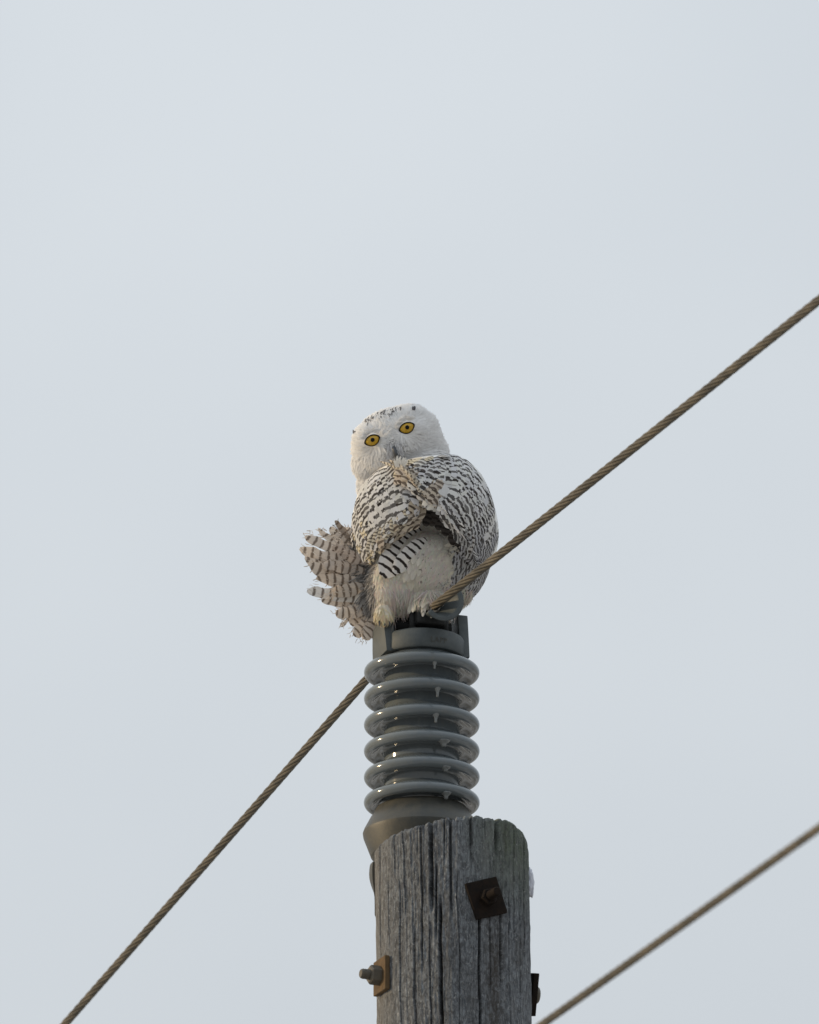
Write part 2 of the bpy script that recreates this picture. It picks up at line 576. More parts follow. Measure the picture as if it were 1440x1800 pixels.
pole = empty('utility_pole', (pole_x(0), YP, 0), 'weathered grey wooden utility pole with deep drying cracks and bolt plates', 'pole')
link_mesh('trunk', build_pole(), M_WOOD, pole)

def hex_prism(bm, c, axis, r, hl, twist=0.0):
    q = axis.normalized().to_track_quat('Z', 'Y')
    lo, hi, hi2 = [], [], []
    for k in range(6):
        a = twist + k * math.pi / 3
        d = Vector((math.cos(a), math.sin(a), 0))
        lo.append(bm.verts.new(c + q @ (d * r)))
        hi.append(bm.verts.new(c + q @ (d * r + Vector((0, 0, hl * 0.85)))))
        hi2.append(bm.verts.new(c + q @ (d * r * 0.86 + Vector((0, 0, hl)))))
    for a, b in ((lo, hi), (hi, hi2)):
        for k in range(6):
            j = (k + 1) % 6
            bm.faces.new((a[k], a[j], b[j], b[k]))
    bm.faces.new(list(reversed(lo))); bm.faces.new(hi2)

def bolt_set(ang, py, half_w, half_h, thick, roll, m_plate, m_bolt, rod_len, rod_r, nut_r, nut_len, kind='nut'):
    n = Vector((math.sin(ang), -math.cos(ang), 0))
    side = Vector((math.cos(ang), math.sin(ang), 0))
    upv = Vector((0, 0, 1))
    zc = z_at(py, YP - POLE_R * math.cos(ang))
    c = Vector((pole_x(zc), YP, zc)) + n * (POLE_R + thick * 0.5 - 0.001)
    a = side * math.cos(roll) + upv * math.sin(roll)
    b = -side * math.sin(roll) + upv * math.cos(roll)
    bm = bmesh.new()
    tube(bm, [c + n * (thick * 0.3), c + n * (rod_len - rod_r * 0.25), c + n * rod_len], [rod_r, rod_r, rod_r * 0.8], 20)
    # thread rings
    rod = from_bm('bolt', bm, m_bolt, pole)
    auto_smooth(rod, 40)
    bm = bmesh.new()
    box(bm, c, a * half_w, b * half_h, n * (thick * 0.5), 0.0016)
    pl = from_bm('square_washer', bm, m_plate, rod, smooth=False)
    bm = bmesh.new()
    if kind == 'nut':
        hex_prism(bm, c + n * (thick * 0.5 + 0.0006), n, nut_r, nut_len, 0.3)
        from_bm('nut', bm, m_bolt, rod, smooth=False)
        for k in range(5):
            zc2 = thick * 0.5 + nut_len + 0.003 + k * 0.0035
            if zc2 > rod_len - 0.002: break
            bm = bmesh.new()
            lathe(bm, [(rod_r * 1.0, -0.001), (rod_r * 1.1, 0), (rod_r * 1.0, 0.001)], c + n * zc2, n, 20)
            from_bm('thread', bm, m_bolt, rod)
    else:
        prof = [(nut_r, 0.0006), (nut_r, nut_len * 0.6), (nut_r * 0.8, nut_len * 0.95), (nut_r * 0.3, nut_len)]
        lathe(bm, prof, c + n * (thick * 0.5), n, 24)
        from_bm('bolt_head', bm, m_bolt, rod)
    return rod

bolt_set(math.asin((850 - PXC) / 135), 1580, 0.034, 0.0365, 0.008, R(19), M_RUST, M_RUST, 0.052, 0.0088, 0.0165, 0.016)
bolt_set(-R(67), 1716, 0.029, 0.0335, 0.010, 0.0, M_TANRUST, M_NUT, 0.0435, 0.0093, 0.019, 0.020)
bolt_set(R(109), 1748, 0.034, 0.041, 0.011, R(16), M_RUST, M_NUT, 0.018, 0.009, 0.0185, 0.013, 'head')

# frozen snow caught on the pole's side
def lump(name, c, rad, seed):
    r = random.Random(seed)
    bm = bmesh.new()
    bmesh.ops.create_icosphere(bm, subdivisions=4, radius=1)
    from mathutils import noise as mn
    for v in bm.verts:
        k = 1 + 0.28 * mn.noise(v.co * 2.1 + Vector((seed, 0, 0))) + 0.12 * mn.noise(v.co * 5.3)
        v.co = c + Vector((v.co.x * rad[0] * k, v.co.y * rad[1] * k, v.co.z * rad[2] * k))
    return from_bm(name, bm, M_ICE)
zc = z_at(1550, YP)
sn = lump('snow_clump', Vector((pole_x(zc) + POLE_R * 0.985, YP + 0.01, zc)), (0.010, 0.020, 0.030), 3)
tag(sn, 'small pale lump of frozen snow stuck on the side of the wooden pole', 'snow')

# ------------------------------------------------------------------ insulator
ins = empty('post_insulator', ax_pt(zi(1508)), 'grey glazed post insulator with six ribs standing on the pole top', 'insulator')
u = S
SH = [1182.5, 1228.2, 1274.4, 1320.4, 1366.2, 1411.0]
zs = [zi(y) for y in SH]
core_r = 66 * u
bm = bmesh.new()
lathe(bm, [(core_r * 0.96, zs[-1] - 30 * u), (core_r, zs[-1] - 26 * u), (core_r, zs[0] + 20 * u), (core_r * 0.9, zs[0] + 27 * u)], Vector((AX.x, YA, 0)), seg=128)
from_bm('core', bm, M_GLAZE, ins)
def shed_profile():
    pr = [(core_r - 2 * u, 27 * u), (core_r + 0.6 * u, 23.5 * u), (69.5 * u, 20.6 * u), (76 * u, 17.2 * u), (83 * u, 13.8 * u), (87.5 * u, 11.4 * u)]
    cr, cz, rr = 91.4 * u, 0.0, 10.1 * u
    for a in range(74, -104, -8):
        pr.append((cr + rr * math.cos(R(a)), cz + rr * math.sin(R(a))))
    pr += [(86 * u, -7.6 * u), (81 * u, -4.0 * u), (75 * u, -1.6 * u), (70 * u, -1.8 * u), (core_r + .8 * u, -5 * u), (core_r - 2 * u, -10 * u)]
    return pr
drips = [(764, 11, 2.4), (769, 14, 3.2), (766, 13, 3.4), (780, 8, 5.5), (783, 5.5, 4.5), (784, 8.5, 4.5)]
shed_me = None
for k, z in enumerate(zs):
    if shed_me is None:
        bm = bmesh.new()
        lathe(bm, shed_profile(), Vector((0, 0, 0)), seg=160, caps=False)
        bmesh.ops.recalc_face_normals(bm, faces=bm.faces)
        shed_me = bpy.data.meshes.new('shed'); bm.to_mesh(shed_me); bm.free()
        shed_me.materials.append(M_GLAZE)
        shed_me.polygons.foreach_set('use_smooth', [True] * len(shed_me.polygons))
    o = bpy.data.objects.new('shed', shed_me)
    C.objects.link(o)
    o.location = (AX.x, YA, z)
    o.rotation_euler = (0.004 * math.sin(k * 2.1), 0.004 * math.cos(k * 1.7), k * 1.1)
    o.parent = ins
    bpy.context.view_layer.update()
    o.matrix_parent_inverse = ins.matrix_world.inverted()
    dx, dl, dw = drips[k]; dw *= 1.45; dl *= 1.15
    a = math.asin((dx - 741.5) / 91.6)
    rr = 91.0 * u
    base = Vector((AX.x + rr * math.sin(a), YA - rr * math.cos(a), z - 9.4 * u))
    bm = bmesh.new()
    lathe(bm, [(dw * u * 0.25, -dl * u), (dw * u * 0.5, -dl * u * 0.93), (dw * u * 0.5, -dl * u * 0.6), (dw * u * 0.75, -dl * u * 0.3), (dw * u * 1.3, 0), (dw * u * 1.5, 2.0 * u)], base, seg=16)
    dr = from_bm('icicle', bm, M_DRIP, o)

# base casting
zb = zi(1508)
zn = zi(1433)
bm = bmesh.new()
lathe(bm, [(84 * u, zb - 2 * u), (89 * u, zb + 2 * u), (102 * u, zi(1473)), (103.2 * u, zi(1466)), (101 * u, zi(1460)), (90 * u, zi(1440)), (84.5 * u, zi(1434)), (83 * u, zi(1428)), (79 * u, zi(1423)), (60 * u, zi(1422))], Vector((AX.x, YA, 0)), seg=96)
bc = from_bm('base_casting', bm, M_BASE, ins)
auto_smooth(bc, 28)
# cast tongue reaching down the hidden side of the pole, where the through bolt holds it
bdir = Vector((pole_x(zb), YP, 0)) - Vector((AX.x, YA, 0))
ang_b = math.atan2(-bdir.x, bdir.y)
bm = bmesh.new()
def tongue(zt, zl, a_mid, hw, th_top, th_low, n=14):
    grid_o, grid_i = [], []
    for i in range(n):
        f = i / (n - 1)
        z = zt + (zl - zt) * f
        thk = th_top + (th_low - th_top) * f + 0.004 * math.sin(f * math.pi * 2.2)
        ro, ri = [], []
        for j in range(15):
            a = a_mid + hw * (1 - 0.35 * f) * (j / 7.0 - 1)
            edge = 1 - abs(j / 7.0 - 1) ** 4
            d = Vector((math.sin(a), -math.cos(a), 0))
            cc = Vector((pole_x(z), YP, z))
            ri.append(bm.verts.new(cc + d * (POLE_R + 0.0025)))
            ro.append(bm.verts.new(cc + d * (POLE_R + 0.0035 + thk * (0.3 + 0.7 * edge))))
        grid_o.append(ro); grid_i.append(ri)
    for g, flip in ((grid_o, False), (grid_i, True)):
        for a, b in zip(g, g[1:]):
            for j in range(14):
                f = (a[j], a[j + 1], b[j + 1], b[j])
                bm.faces.new(tuple(reversed(f)) if flip else f)
    for i in range(n - 1):
        bm.faces.new((grid_o[i][0], grid_o[i + 1][0], grid_i[i + 1][0], grid_i[i][0]))
        bm.faces.new((grid_o[i][-1], grid_i[i][-1], grid_i[i + 1][-1], grid_o[i + 1][-1]))
    bm.faces.new(grid_o[0] + list(reversed(grid_i[0])))
    bm.faces.new(list(reversed(grid_o[-1])) + grid_i[-1])
tongue(zp(1519) , zp(1600), R(206 + 30), R(40), 0.0115, 0.003)
br = from_bm('bracket', bm, M_BASE, ins)
auto_smooth(br, 40)

# yoke on top: round foot with two ears
WD = Vector((1, -3.06, 0)).normalized()           # along the wire, towards the camera
TD = Vector((3.06, 1, 0)).normalized()            # across the wire
zf0, zf1 = zs[0] + 23 * u, zs[0] + 23 * u + 38 * u
bm = bmesh.new()
lathe(bm, [(66 * u, zf0), (74 * u, zf0 + 1.5 * u), (76.5 * u, zf0 + 5 * u), (75.5 * u, zf1 - 6 * u), (73 * u, zf1 - 2 * u), (68 * u, zf1), (30 * u, zf1 + 0.5 * u)], Vector((AX.x, YA, 0)), seg=96)
yk = from_bm('yoke_foot', bm, M_CAST, ins)
auto_smooth(yk, 40)
for sgn in (-1, 1):
    bm = bmesh.new()
    c0 = Vector((AX.x, YA, 0)) + TD * (sgn * 72 * u)
    prof = [(-46, 0, 4), (-42, 20, 6), (-36, 40, 8), (-32, 56, 9), (0, 60, 10), (26, 59, 9), (31, 44, 8), (33, 22, 6), (34, 0, 4)]
    if sgn > 0:
        prof = [(-44, 0, 4), (-38, 26, 5), (-30, 52, 7), (-26, 84, 8.5), (0, 90, 9), (15, 86, 8.5), (24, 56, 7), (34, 26, 5), (40, 0, 4)]
    inn, ot = [], []
    for s_, h_, o_ in prof:
        p = c0 + WD * (s_ * u) + Vector((0, 0, zf0 + h_ * u))
        inn.append(bm.verts.new(p - TD * (sgn * (13 - h_ * 0.03) * u)))
        ot.append(bm.verts.new(p + TD * (sgn * (o_) * u)))
    bm.faces.new(inn); bm.faces.new(list(reversed(ot)))
    for i in range(len(inn)):
        j = (i + 1) % len(inn)
        bm.faces.new((inn[i], ot[i], ot[j], inn[j]))
    bmesh.ops.recalc_face_normals(bm, faces=bm.faces)
    bmesh.ops.bevel(bm, geom=list(bm.edges), offset=2.2 * u, segments=2, affect='EDGES', profile=0.6)
    e = from_bm('yoke_ear', bm, M_CAST, ins)
    auto_smooth(e, 40)

# raised foundry letters wrapped round the foot
fc = bpy.data.curves.new('foundry_letters', 'FONT')
fc.body = 'LAPP'
fc.size = 14.0 * u
fc.space_character = 1.15
fc.extrude = 0.0009
fo = bpy.data.objects.new('tmp_text', fc); C.objects.link(fo)
bpy.context.view_layer.update()
tm = bpy.data.meshes.new_from_object(fo.evaluated_get(bpy.context.evaluated_depsgraph_get()))
bpy.data.objects.remove(fo)
xs = [v.co.x for v in tm.vertices]; wid = max(xs) - min(xs); x0 = min(xs)
a_mid = math.asin((772 - 741.5) / 76.0)
for v in tm.vertices:
    rr = 76.0 * u + v.co.z
    a = a_mid + (v.co.x - x0 - wid / 2) / (76 * u) * (30 * u / wid)
    v.co = Vector((AX.x + rr * math.sin(a), YA - rr * math.cos(a), zf0 + 10 * u + v.co.y))
link_mesh('raised_lettering', tm, M_BASE, yk, smooth=False)

# ------------------------------------------------------------------ wires
def ray_dir(px, py):
    return FWD + RIGHT * ((px - 720) * S / D0) - UP * ((py - 900) * S / D0)
WP = P(740.5, 1085.3, 0)
def solve(px, py, k):
    """point on the pixel's ray lying in the vertical plane through WP along (1,-k)"""
    rd = ray_dir(px, py)
    n = Vector((k, 1, 0))
    t = (WP - CAM).dot(n) / rd.dot(n)
    return CAM + rd * t
K = 3.06
pr_, pl_ = solve(1390, 569.7, K), solve(160.2, 1750, K)
HD = Vector((1, -K, 0)).normalized()
sr = (pr_.z - WP.z) / (pr_ - WP).to_2d().length
sl = (pl_.z - WP.z) / (pl_ - WP).to_2d().length
def wire_pt(s):
    sl_ = sr if s > 0 else sl
    a = abs(s)
    # soft bend over the clamp, then a long shallow sag
    b = 0.02
    lin = math.sqrt(a * a + b * b) - b
    return WP + HD * s + Vector((0, 0, sl_ * lin + 0.00035 * a * a))

def build_wire(name, label, fpt, s0, s1, hi0, hi1, rad, ns, pitch, mat, far=45.0):
    root = empty(name, fpt(0.0), label, 'wire')
    srange = np.concatenate([np.arange(s0, hi0, 0.03), np.arange(hi0, hi1, 0.008), np.arange(hi1, s1 + 0.01, 0.03)])
    pts = np.array([tuple(fpt(float(s))) for s in srange])
    tan = np.gradient(pts, srange, axis=0)
    tan /= np.linalg.norm(tan, axis=1)[:, None]
    upv = np.array([0, 0, 1.0])
    e1 = np.cross(tan, upv); e1 /= np.linalg.norm(e1, axis=1)[:, None]
    e2 = np.cross(e1, tan)
    sn = math.sin(math.pi / ns)
    rs = rad * sn / (1 + sn) * 1.06
    rc = rad - rs
    seg = 8
    for k in range(ns):
        ph = -2 * math.pi * srange / pitch + 2 * math.pi * k / ns
        cen = pts + rc * (np.cos(ph)[:, None] * e1 + np.sin(ph)[:, None] * e2)
        rings = []
        for q in range(seg):
            a = 2 * math.pi * q / seg + ph
            rings.append(cen + rs * (np.cos(a)[:, None] * e1 + np.sin(a)[:, None] * e2))
        V = np.stack(rings, 1).reshape(-1, 3)
        n = len(srange)
        i = np.arange(n - 1)[:, None] * seg; j = np.arange(seg)[None, :]; j2 = (j + 1) % seg
        F = np.stack([i + j, i + j2, i + seg + j2, i + seg + j], -1).reshape(-1, 4).tolist()
        F.append(list(range(seg))); F.append([(n - 1) * seg + q for q in reversed(range(seg))])
        link_mesh('strand', mesh_from('strand', V.tolist(), F), mat, root)
    for a, b in ((s0 - far, s0), (s1, s1 + far)):
        bm = bmesh.new()
        tube(bm, [fpt(a + (b - a) * i / 60) for i in range(61)], rad * 0.97, 10)
        from_bm('far_span', bm, mat, root)
    bm = bmesh.new()
    tube(bm, [fpt(float(s)) for s in srange[::4]], rc * 0.92, 8)
    from_bm('wire_core', bm, mat, root)
    return root

build_wire('overhead_wire', 'stranded bare wire held in the clamp beneath the owl', wire_pt, -8, 8, -3.2, 3.2, 7.9 * S, 7, 0.29, M_WIRE)

# lower wire, a little nearer than the pole
A2 = at(950, 1803, 20.8)
rd = ray_dir(1440, 1455)
n2 = Vector((K, 1, 0))
B2 = CAM + rd * ((A2 - CAM).dot(n2) / rd.dot(n2))
s2 = (B2.z - A2.z) / (B2 - A2).to_2d().length
def wire2_pt(s):
    return A2 + HD * s + Vector((0, 0, s2 * s + (0.0006 * s * s if abs(s) > 3 else 0)))
def wire2_pt(s):
    return A2 + HD * s + Vector((0, 0, s2 * s + 0.0004 * (s - 1) * (s - 1) - 0.0004))
build_wire('lower_wire', 'thinner bare wire passing low beside the wooden pole', wire2_pt, -6, 6, -1.0, 3.2, 7.6 * S * 20.2 / 24, 7, 0.22, M_WIRE)

# ------------------------------------------------------------------ suspension clamp (part of the insulator's head)
def saddle(name, ang0, ang1, r_in, thick, flare, half, mat, rise=1.0):
    bm = bmesh.new()
    nS, nA = 33, 21
    outer, inner = [], []
    for i in range(nS):
        s = -half + 2 * half * i / (nS - 1)
        f = abs(s) / half
        rr = r_in + flare * max(0, (f - 0.35) / 0.65) ** 2.2
        th = thick * (1 + 0.25 * (f > 0.96))
        p = wire_pt(s)
        t = (wire_pt(s + 0.004) - wire_pt(s - 0.004)).normalized()
        e1 = t.cross(Vector((0, 0, 1))).normalized(); e2 = e1.cross(t)
        ro, ri = [], []
        for j in range(nA):
            a = R(ang0 + (ang1 - ang0) * j / (nA - 1))
            d = e1 * math.cos(a) + e2 * math.sin(a)
            ri.append(bm.verts.new(p + d * rr)); ro.append(bm.verts.new(p + d * (rr + th)))
        outer.append(ro); inner.append(ri)
    for g in (outer, inner):
        for a, b in zip(g, g[1:]):
            for j in range(nA - 1):
                bm.faces.new((a[j], a[j + 1], b[j + 1], b[j]))
    for i in range(nS - 1):
        for j in (0, -1):
            bm.faces.new((outer[i][j], outer[i + 1][j], inner[i + 1][j], inner[i][j]))
    for i in (0, -1):
        for j in range(nA - 1):
            bm.faces.new((outer[i][j], outer[i][j + 1], inner[i][j + 1], inner[i][j]))
    bmesh.ops.recalc_face_normals(bm, faces=bm.faces)
    rimv = [e for e in bm.edges if len(e.link_faces) == 2 and e.calc_face_angle(0) > R(60)]
    bmesh.ops.bevel(bm, geom=rimv, offset=thick * 0.32, segments=2, affect='EDGES', profile=0.6)
    return from_bm(name, bm, mat, ins)
saddle('clamp_saddle', 140, 318, 9.5 * u, 8 * u, 20 * u, 0.135, M_CAST)
saddle('clamp_keeper', 25, 135, 9.0 * u, 5 * u, 0, 0.05, M_DARK)
# trunnion boss, its pin ends and the hanging bolts
bm = bmesh.new()
tz = WP.z - 20 * u
cT = Vector((WP.x, WP.y, tz))
tube(bm, [cT - TD * (52 * u), cT + TD * (52 * u)], 15 * u, 20)
from_bm('trunnion', bm, M_DARK, ins)
bm = bmesh.new()
box(bm, cT + Vector((0, 0, 1 * u)), WD * (62 * u), TD * (27 * u), Vector((0, 0, 13 * u)), 5 * u)
from_bm('clamp_body', bm, M_DARK, ins)
for s_, t_ in ((-42, -30), (-42, 30), (42, -30), (42, 30)):
    bm = bmesh.new()
    p = cT + WD * (s_ * u) + TD * (t_ * u)
    tube(bm, [p + Vector((0, 0, 20 * u)), p - Vector((0, 0, 26 * u))], 6.2 * u, 14)
    ub = from_bm('clamp_bolt', bm, M_DARK, ins)
    bm = bmesh.new()
    hex_prism(bm, p - Vector((0, 0, 17 * u)), Vector((0, 0, -1)), 10.5 * u, 9 * u)
    from_bm('nut', bm, M_DARK, ub, smooth=False)

#OWL
# ------------------------------------------------------------------ snowy owl
owl = empty('snowy_owl', P(735, 1095, 0), 'snowy owl looking back over its shoulder, perched on the insulator clamp', 'owl')

def ellipsoid(bm, px, py, d, rx, ry, rd, rot=0.0, sub=4):
    b2 = bmesh.new()
    bmesh.ops.create_icosphere(b2, subdivisions=sub, radius=1)
    c, s = math.cos(R(rot)), math.sin(R(rot))
    m = {}
    for v in b2.verts:
        x, y, z = v.co.x * rx, v.co.y * ry, v.co.z * rd
        X, Y = x * c + y * s, -x * s + y * c        # rot: counter-clockwise in the picture
        m[v] = bm.verts.new(P(px + X, py + Y, d + z))
    for f in b2.faces:
        bm.faces.new([m[v] for v in f.verts])
    b2.free()

def remeshed(name, parts, voxel, smooth_it, mat, parent):
    bm = bmesh.new()
    for e in parts: ellipsoid(bm, *e)
    bmesh.ops.recalc_face_normals(bm, faces=bm.faces)
    me = bpy.data.meshes.new('tmp'); bm.to_mesh(me); bm.free()
    o = bpy.data.objects.new('tmp', me); C.objects.link(o)
    md = o.modifiers.new('r', 'REMESH'); md.mode = 'VOXEL'; md.voxel_size = voxel
    sm = o.modifiers.new('s', 'SMOOTH'); sm.factor = 0.5; sm.iterations = smooth_it
    bpy.context.view_layer.update()
    dg = bpy.context.evaluated_depsgraph_get()
    me2 = bpy.data.meshes.new_from_object(o.evaluated_get(dg))
    bpy.data.objects.remove(o)
    me2.name = name
    return link_mesh(name, me2, mat, parent)

HR = 20
body_parts = [
    (748, 930, 84, 112, 122, 74), (738, 1000, 20, 88, 68, 78), (812, 985, 40, 50, 80, 78, -14),
    (762, 1042, 22, 52, 30, 50), (745, 852, 55, 98, 48, 68), (718, 818, 70, 70, 46, 68),
    (692, 781, 60, 74, 62, 66, HR), (650, 812, 72, 31, 36, 46), (742, 778, 76, 36, 44, 52), (756, 800, 88, 32, 40, 46), (740, 752, 72, 30, 30, 44),
    (668, 855, 82, 40, 46, 50), (705, 745, 66, 50, 30, 52, HR), (655, 775, 50, 34, 34, 50), (722, 760, 52, 36, 32, 50),
    (626, 1012, 34, 36, 48, 26), (650, 1050, 24, 26, 36, 26),
    (682, 1046, -24, 27, 38, 32), (690, 1020, -10, 40, 40, 40),
    (675, 1078, -46, 16, 15, 20), (666, 1086, -60, 7, 10, 11), (675.5, 1089, -64, 7, 10, 11), (685, 1086, -60, 6.5, 9, 10),
    (782, 1062, 10, 20, 26, 22), (735, 1060, 6, 50, 25, 42), (712, 1064, -12, 34, 18, 30), (755, 1056, -18, 44, 22, 42), (700, 1040, -20, 34, 34, 32)]
body = remeshed('body', body_parts, 3.6 * S, 6, M_DOWN, owl)

DCX, DCY, DCD, DRX, DRY, DRD = 746, 928, 48, 132, 142, 118
def dome(px, py):
    q = 1 - ((px - DCX) / DRX) ** 2 - ((py - DCY) / DRY) ** 2
    return DCD - DRD * math.sqrt(max(q, 0.012))

def catmull(pts, n):
    m = len(pts)
    seg = [math.dist(pts[i], pts[(i + 1) % m]) for i in range(m)]
    tot = sum(seg)
    res = []
    for k in range(n):
        t = tot * k / n
        i = 0
        while t > seg[i]:
            t -= seg[i]; i += 1
        f = t / seg[i]
        p0, p1, p2, p3 = pts[i - 1], pts[i], pts[(i + 1) % m], pts[(i + 2) % m]
        res.append(tuple(0.5 * ((2 * p1[a]) + (-p0[a] + p2[a]) * f + (2 * p0[a] - 5 * p1[a] + 4 * p2[a] - p3[a]) * f * f + (-p0[a] + 3 * p1[a] - 3 * p2[a] + p3[a]) * f ** 3) for a in (0, 1)))
    return res

def wing(outline, center, thick, off, ridge=None):
    b = catmull(outline, 120)
    K_ = 26
    V, F = [], []
    n = len(b)
    def ring(q, front):
        for (x, y) in b:
            px, py = center[0] + (x - center[0]) * q, center[1] + (y - center[1]) * q
            t = thick * max(0.0, 1 - q ** 3) ** 0.5
            d = dome(px, py) + off
            if ridge: d += ridge(px, py)
            V.append(P(px, py, d - t if front else d + 5 * (1 - q ** 4)))
    qs = [0.03 + 0.97 * (i / (K_ - 1)) ** 0.8 for i in range(K_)]
    for q in qs: ring(q, True)
    for q in reversed(qs): ring(q, False)
    m = 2 * K_
    for i in range(m - 1):
        for j in range(n):
            j2 = (j + 1) % n
            F.append((i * n + j, i * n + j2, (i + 1) * n + j2, (i + 1) * n + j))
    F.append(tuple(reversed(range(n)))); F.append(tuple((m - 1) * n + j for j in range(n)))
    bm = bmesh.new()
    bv = [bm.verts.new(v) for v in V]
    for f in F: bm.faces.new([bv[i] for i in f])
    bmesh.ops.remove_doubles(bm, verts=bm.verts, dist=0.00005)
    return from_bm('wing', bm, M_DOWN, owl)

LW = [(700, 812), (676, 818), (650, 838), (630, 866), (620, 905), (616, 945), (621, 972), (634, 986), (648, 980),
      (664, 954), (696, 927), (722, 911), (735, 897), (746, 880), (742, 855), (722, 828)]
RW = [(692, 812), (715, 808), (745, 802), (785, 798), (815, 805), (843, 829), (862, 866), (873, 905), (877, 938), (873, 968),
      (862, 990), (849, 1002), (838, 992), (828, 970), (815, 945), (797, 917), (775, 892), (750, 876), (734, 858), (712, 834)]
lwing = wing(LW, (672, 905), 14, 3)
rwing = wing(RW, (808, 892), 18, -12)
lwing['label'] = 'folded wing with cream dotted lower edge'
rwing['label'] = 'folded wing with dark barred coverts'

def bvh_of(o):
    me = o.data
    vs = [o.matrix_world @ v.co for v in me.vertices]
    return BVHTree.FromPolygons(vs, [tuple(p.vertices) for p in me.polygons]), vs
bpy.context.view_layer.update()
BV = {o.name: bvh_of(o) for o in (body, lwing, rwing)}

def hit(o, px, py):
    t = BV[o.name][0]
    rd_ = ray_dir(px, py).normalized()
    loc, nrm, _, _ = t.ray_cast(CAM, rd_)
    if loc is None:
        loc, nrm, _, _ = t.find_nearest(P(px, py, 30))
    if nrm.dot(rd_) > 0: nrm = -nrm
    return loc, nrm

# ---- feather batches -------------------------------------------------------
class Feathers:
    def __init__(self):
        self.V, self.F, self.uv, self.tint, self.bar = [], [], [], [], []
        self.n = 0
    def add(self, grid, us, vs, rnd, tint, bar):
        """grid [along][across] of points"""
        na, nc = len(grid), len(grid[0])
        for i in range(na):
            for j in range(nc):
                self.V.append(grid[i][j]); self.uv.append((us[j], vs[i], rnd))
                self.tint.append(tint); self.bar.append(bar)
        for i in range(na - 1):
            for j in range(nc - 1):
                a = self.n + i * nc + j
                self.F.append((a, a + 1, a + nc + 1, a + nc))
        self.n += na * nc
    def build(self, name, parent, kind=None):
        me = mesh_from(name, self.V, self.F)
        n = len(self.V)
        a = me.attributes.new('fuv', 'FLOAT_VECTOR', 'POINT'); a.data.foreach_set('vector', np.array(self.uv, dtype=np.float32).ravel())
        a = me.attributes.new('tint', 'FLOAT_COLOR', 'POINT'); a.data.foreach_set('color', np.array(self.tint, dtype=np.float32).ravel())
        a = me.attributes.new('bar', 'FLOAT_COLOR', 'POINT'); a.data.foreach_set('color', np.array(self.bar, dtype=np.float32).ravel())
        o = link_mesh(name, me, M_FEATHER, parent)
        if kind: o['kind'] = kind
        return o

PROF = [(0.0, 0.45), (0.2, 0.82), (0.45, 1.0), (0.68, 0.95), (0.86, 0.68), (0.96, 0.36), (1.0, 0.12)]
def card(fb, root, t, n, L, W, lift, curv, tint, bar, cup=0.18, bend=0.0):
    b = t.cross(n).normalized()
    grid = []
    rnd = random.random()
    for v, wv in PROF:
        h = 0.0008 + lift * L * v - (v * L) ** 2 / (2 * curv)
        c = root + t * (L * v) + n * h + b * (bend * L * v * v)
        w_ = W * wv
        grid.append([c - b * w_ - n * (cup * w_), c, c + b * w_ - n * (cup * w_)])
    fb.add(grid, (-1, 0, 1), [p[0] for p in PROF], rnd, tint, bar)

def sample_surface(o, spacing, seed, keep=None):
    r = np.random.default_rng(seed)
    _, vs = BV[o.name]
    V = np.array([tuple(v) for v in vs])
    o.data.calc_loop_triangles()
    T = np.array([tuple(t.vertices) for t in o.data.loop_triangles])
    A, B_, C_ = V[T[:, 0]], V[T[:, 1]], V[T[:, 2]]
    nr = np.cross(B_ - A, C_ - A); ar = np.linalg.norm(nr, axis=1) / 2
    tot = ar.sum()
    n = int(tot / (spacing * spacing) * 4.0)
    ti = r.choice(len(T), n, p=ar / tot)
    a, b = r.random(n), r.random(n)
    fl = a + b > 1; a[fl], b[fl] = 1 - a[fl], 1 - b[fl]
    Pt = A[ti] + (B_[ti] - A[ti]) * a[:, None] + (C_[ti] - A[ti]) * b[:, None]
    cell = {}
    out_ = []
    s2_ = spacing * spacing * 0.62
    inv = 1 / spacing
    tree = BV[o.name][0]
    for p in Pt:
        if keep is not None and not keep(p): continue
        k = (int(p[0] * inv), int(p[1] * inv), int(p[2] * inv))
        ok = True
        for dx in (-1, 0, 1):
            for dy in (-1, 0, 1):
                for dz in (-1, 0, 1):
                    for q in cell.get((k[0] + dx, k[1] + dy, k[2] + dz), ()):
                        if (q[0] - p[0]) ** 2 + (q[1] - p[1]) ** 2 + (q[2] - p[2]) ** 2 < s2_:
                            ok = False; break
                    if not ok: break
                if not ok: break
            if not ok: break
        if ok:
            cell.setdefault(k, []).append(p); out_.append(p)
    return out_

def to_px(p):
    v = Vector(p) - CAM
    dep = v.dot(FWD)
    return 720 + v.dot(RIGHT) / dep * D0 / S, 900 - v.dot(UP) / dep * D0 / S, (dep - D0) / S

# smooth vertex normals for a surface
def nearest(o, p):
    loc, nrm, idx, _ = BV[o.name][0].find_nearest(Vector(p))
    poly = o.data.polygons[idx]
    acc = Vector((0, 0, 0))
    for vi in poly.vertices:
        acc += o.data.vertices[vi].normal / ((o.matrix_world @ o.data.vertices[vi].co - loc).length + 0.0008)
    return loc, acc.normalized()

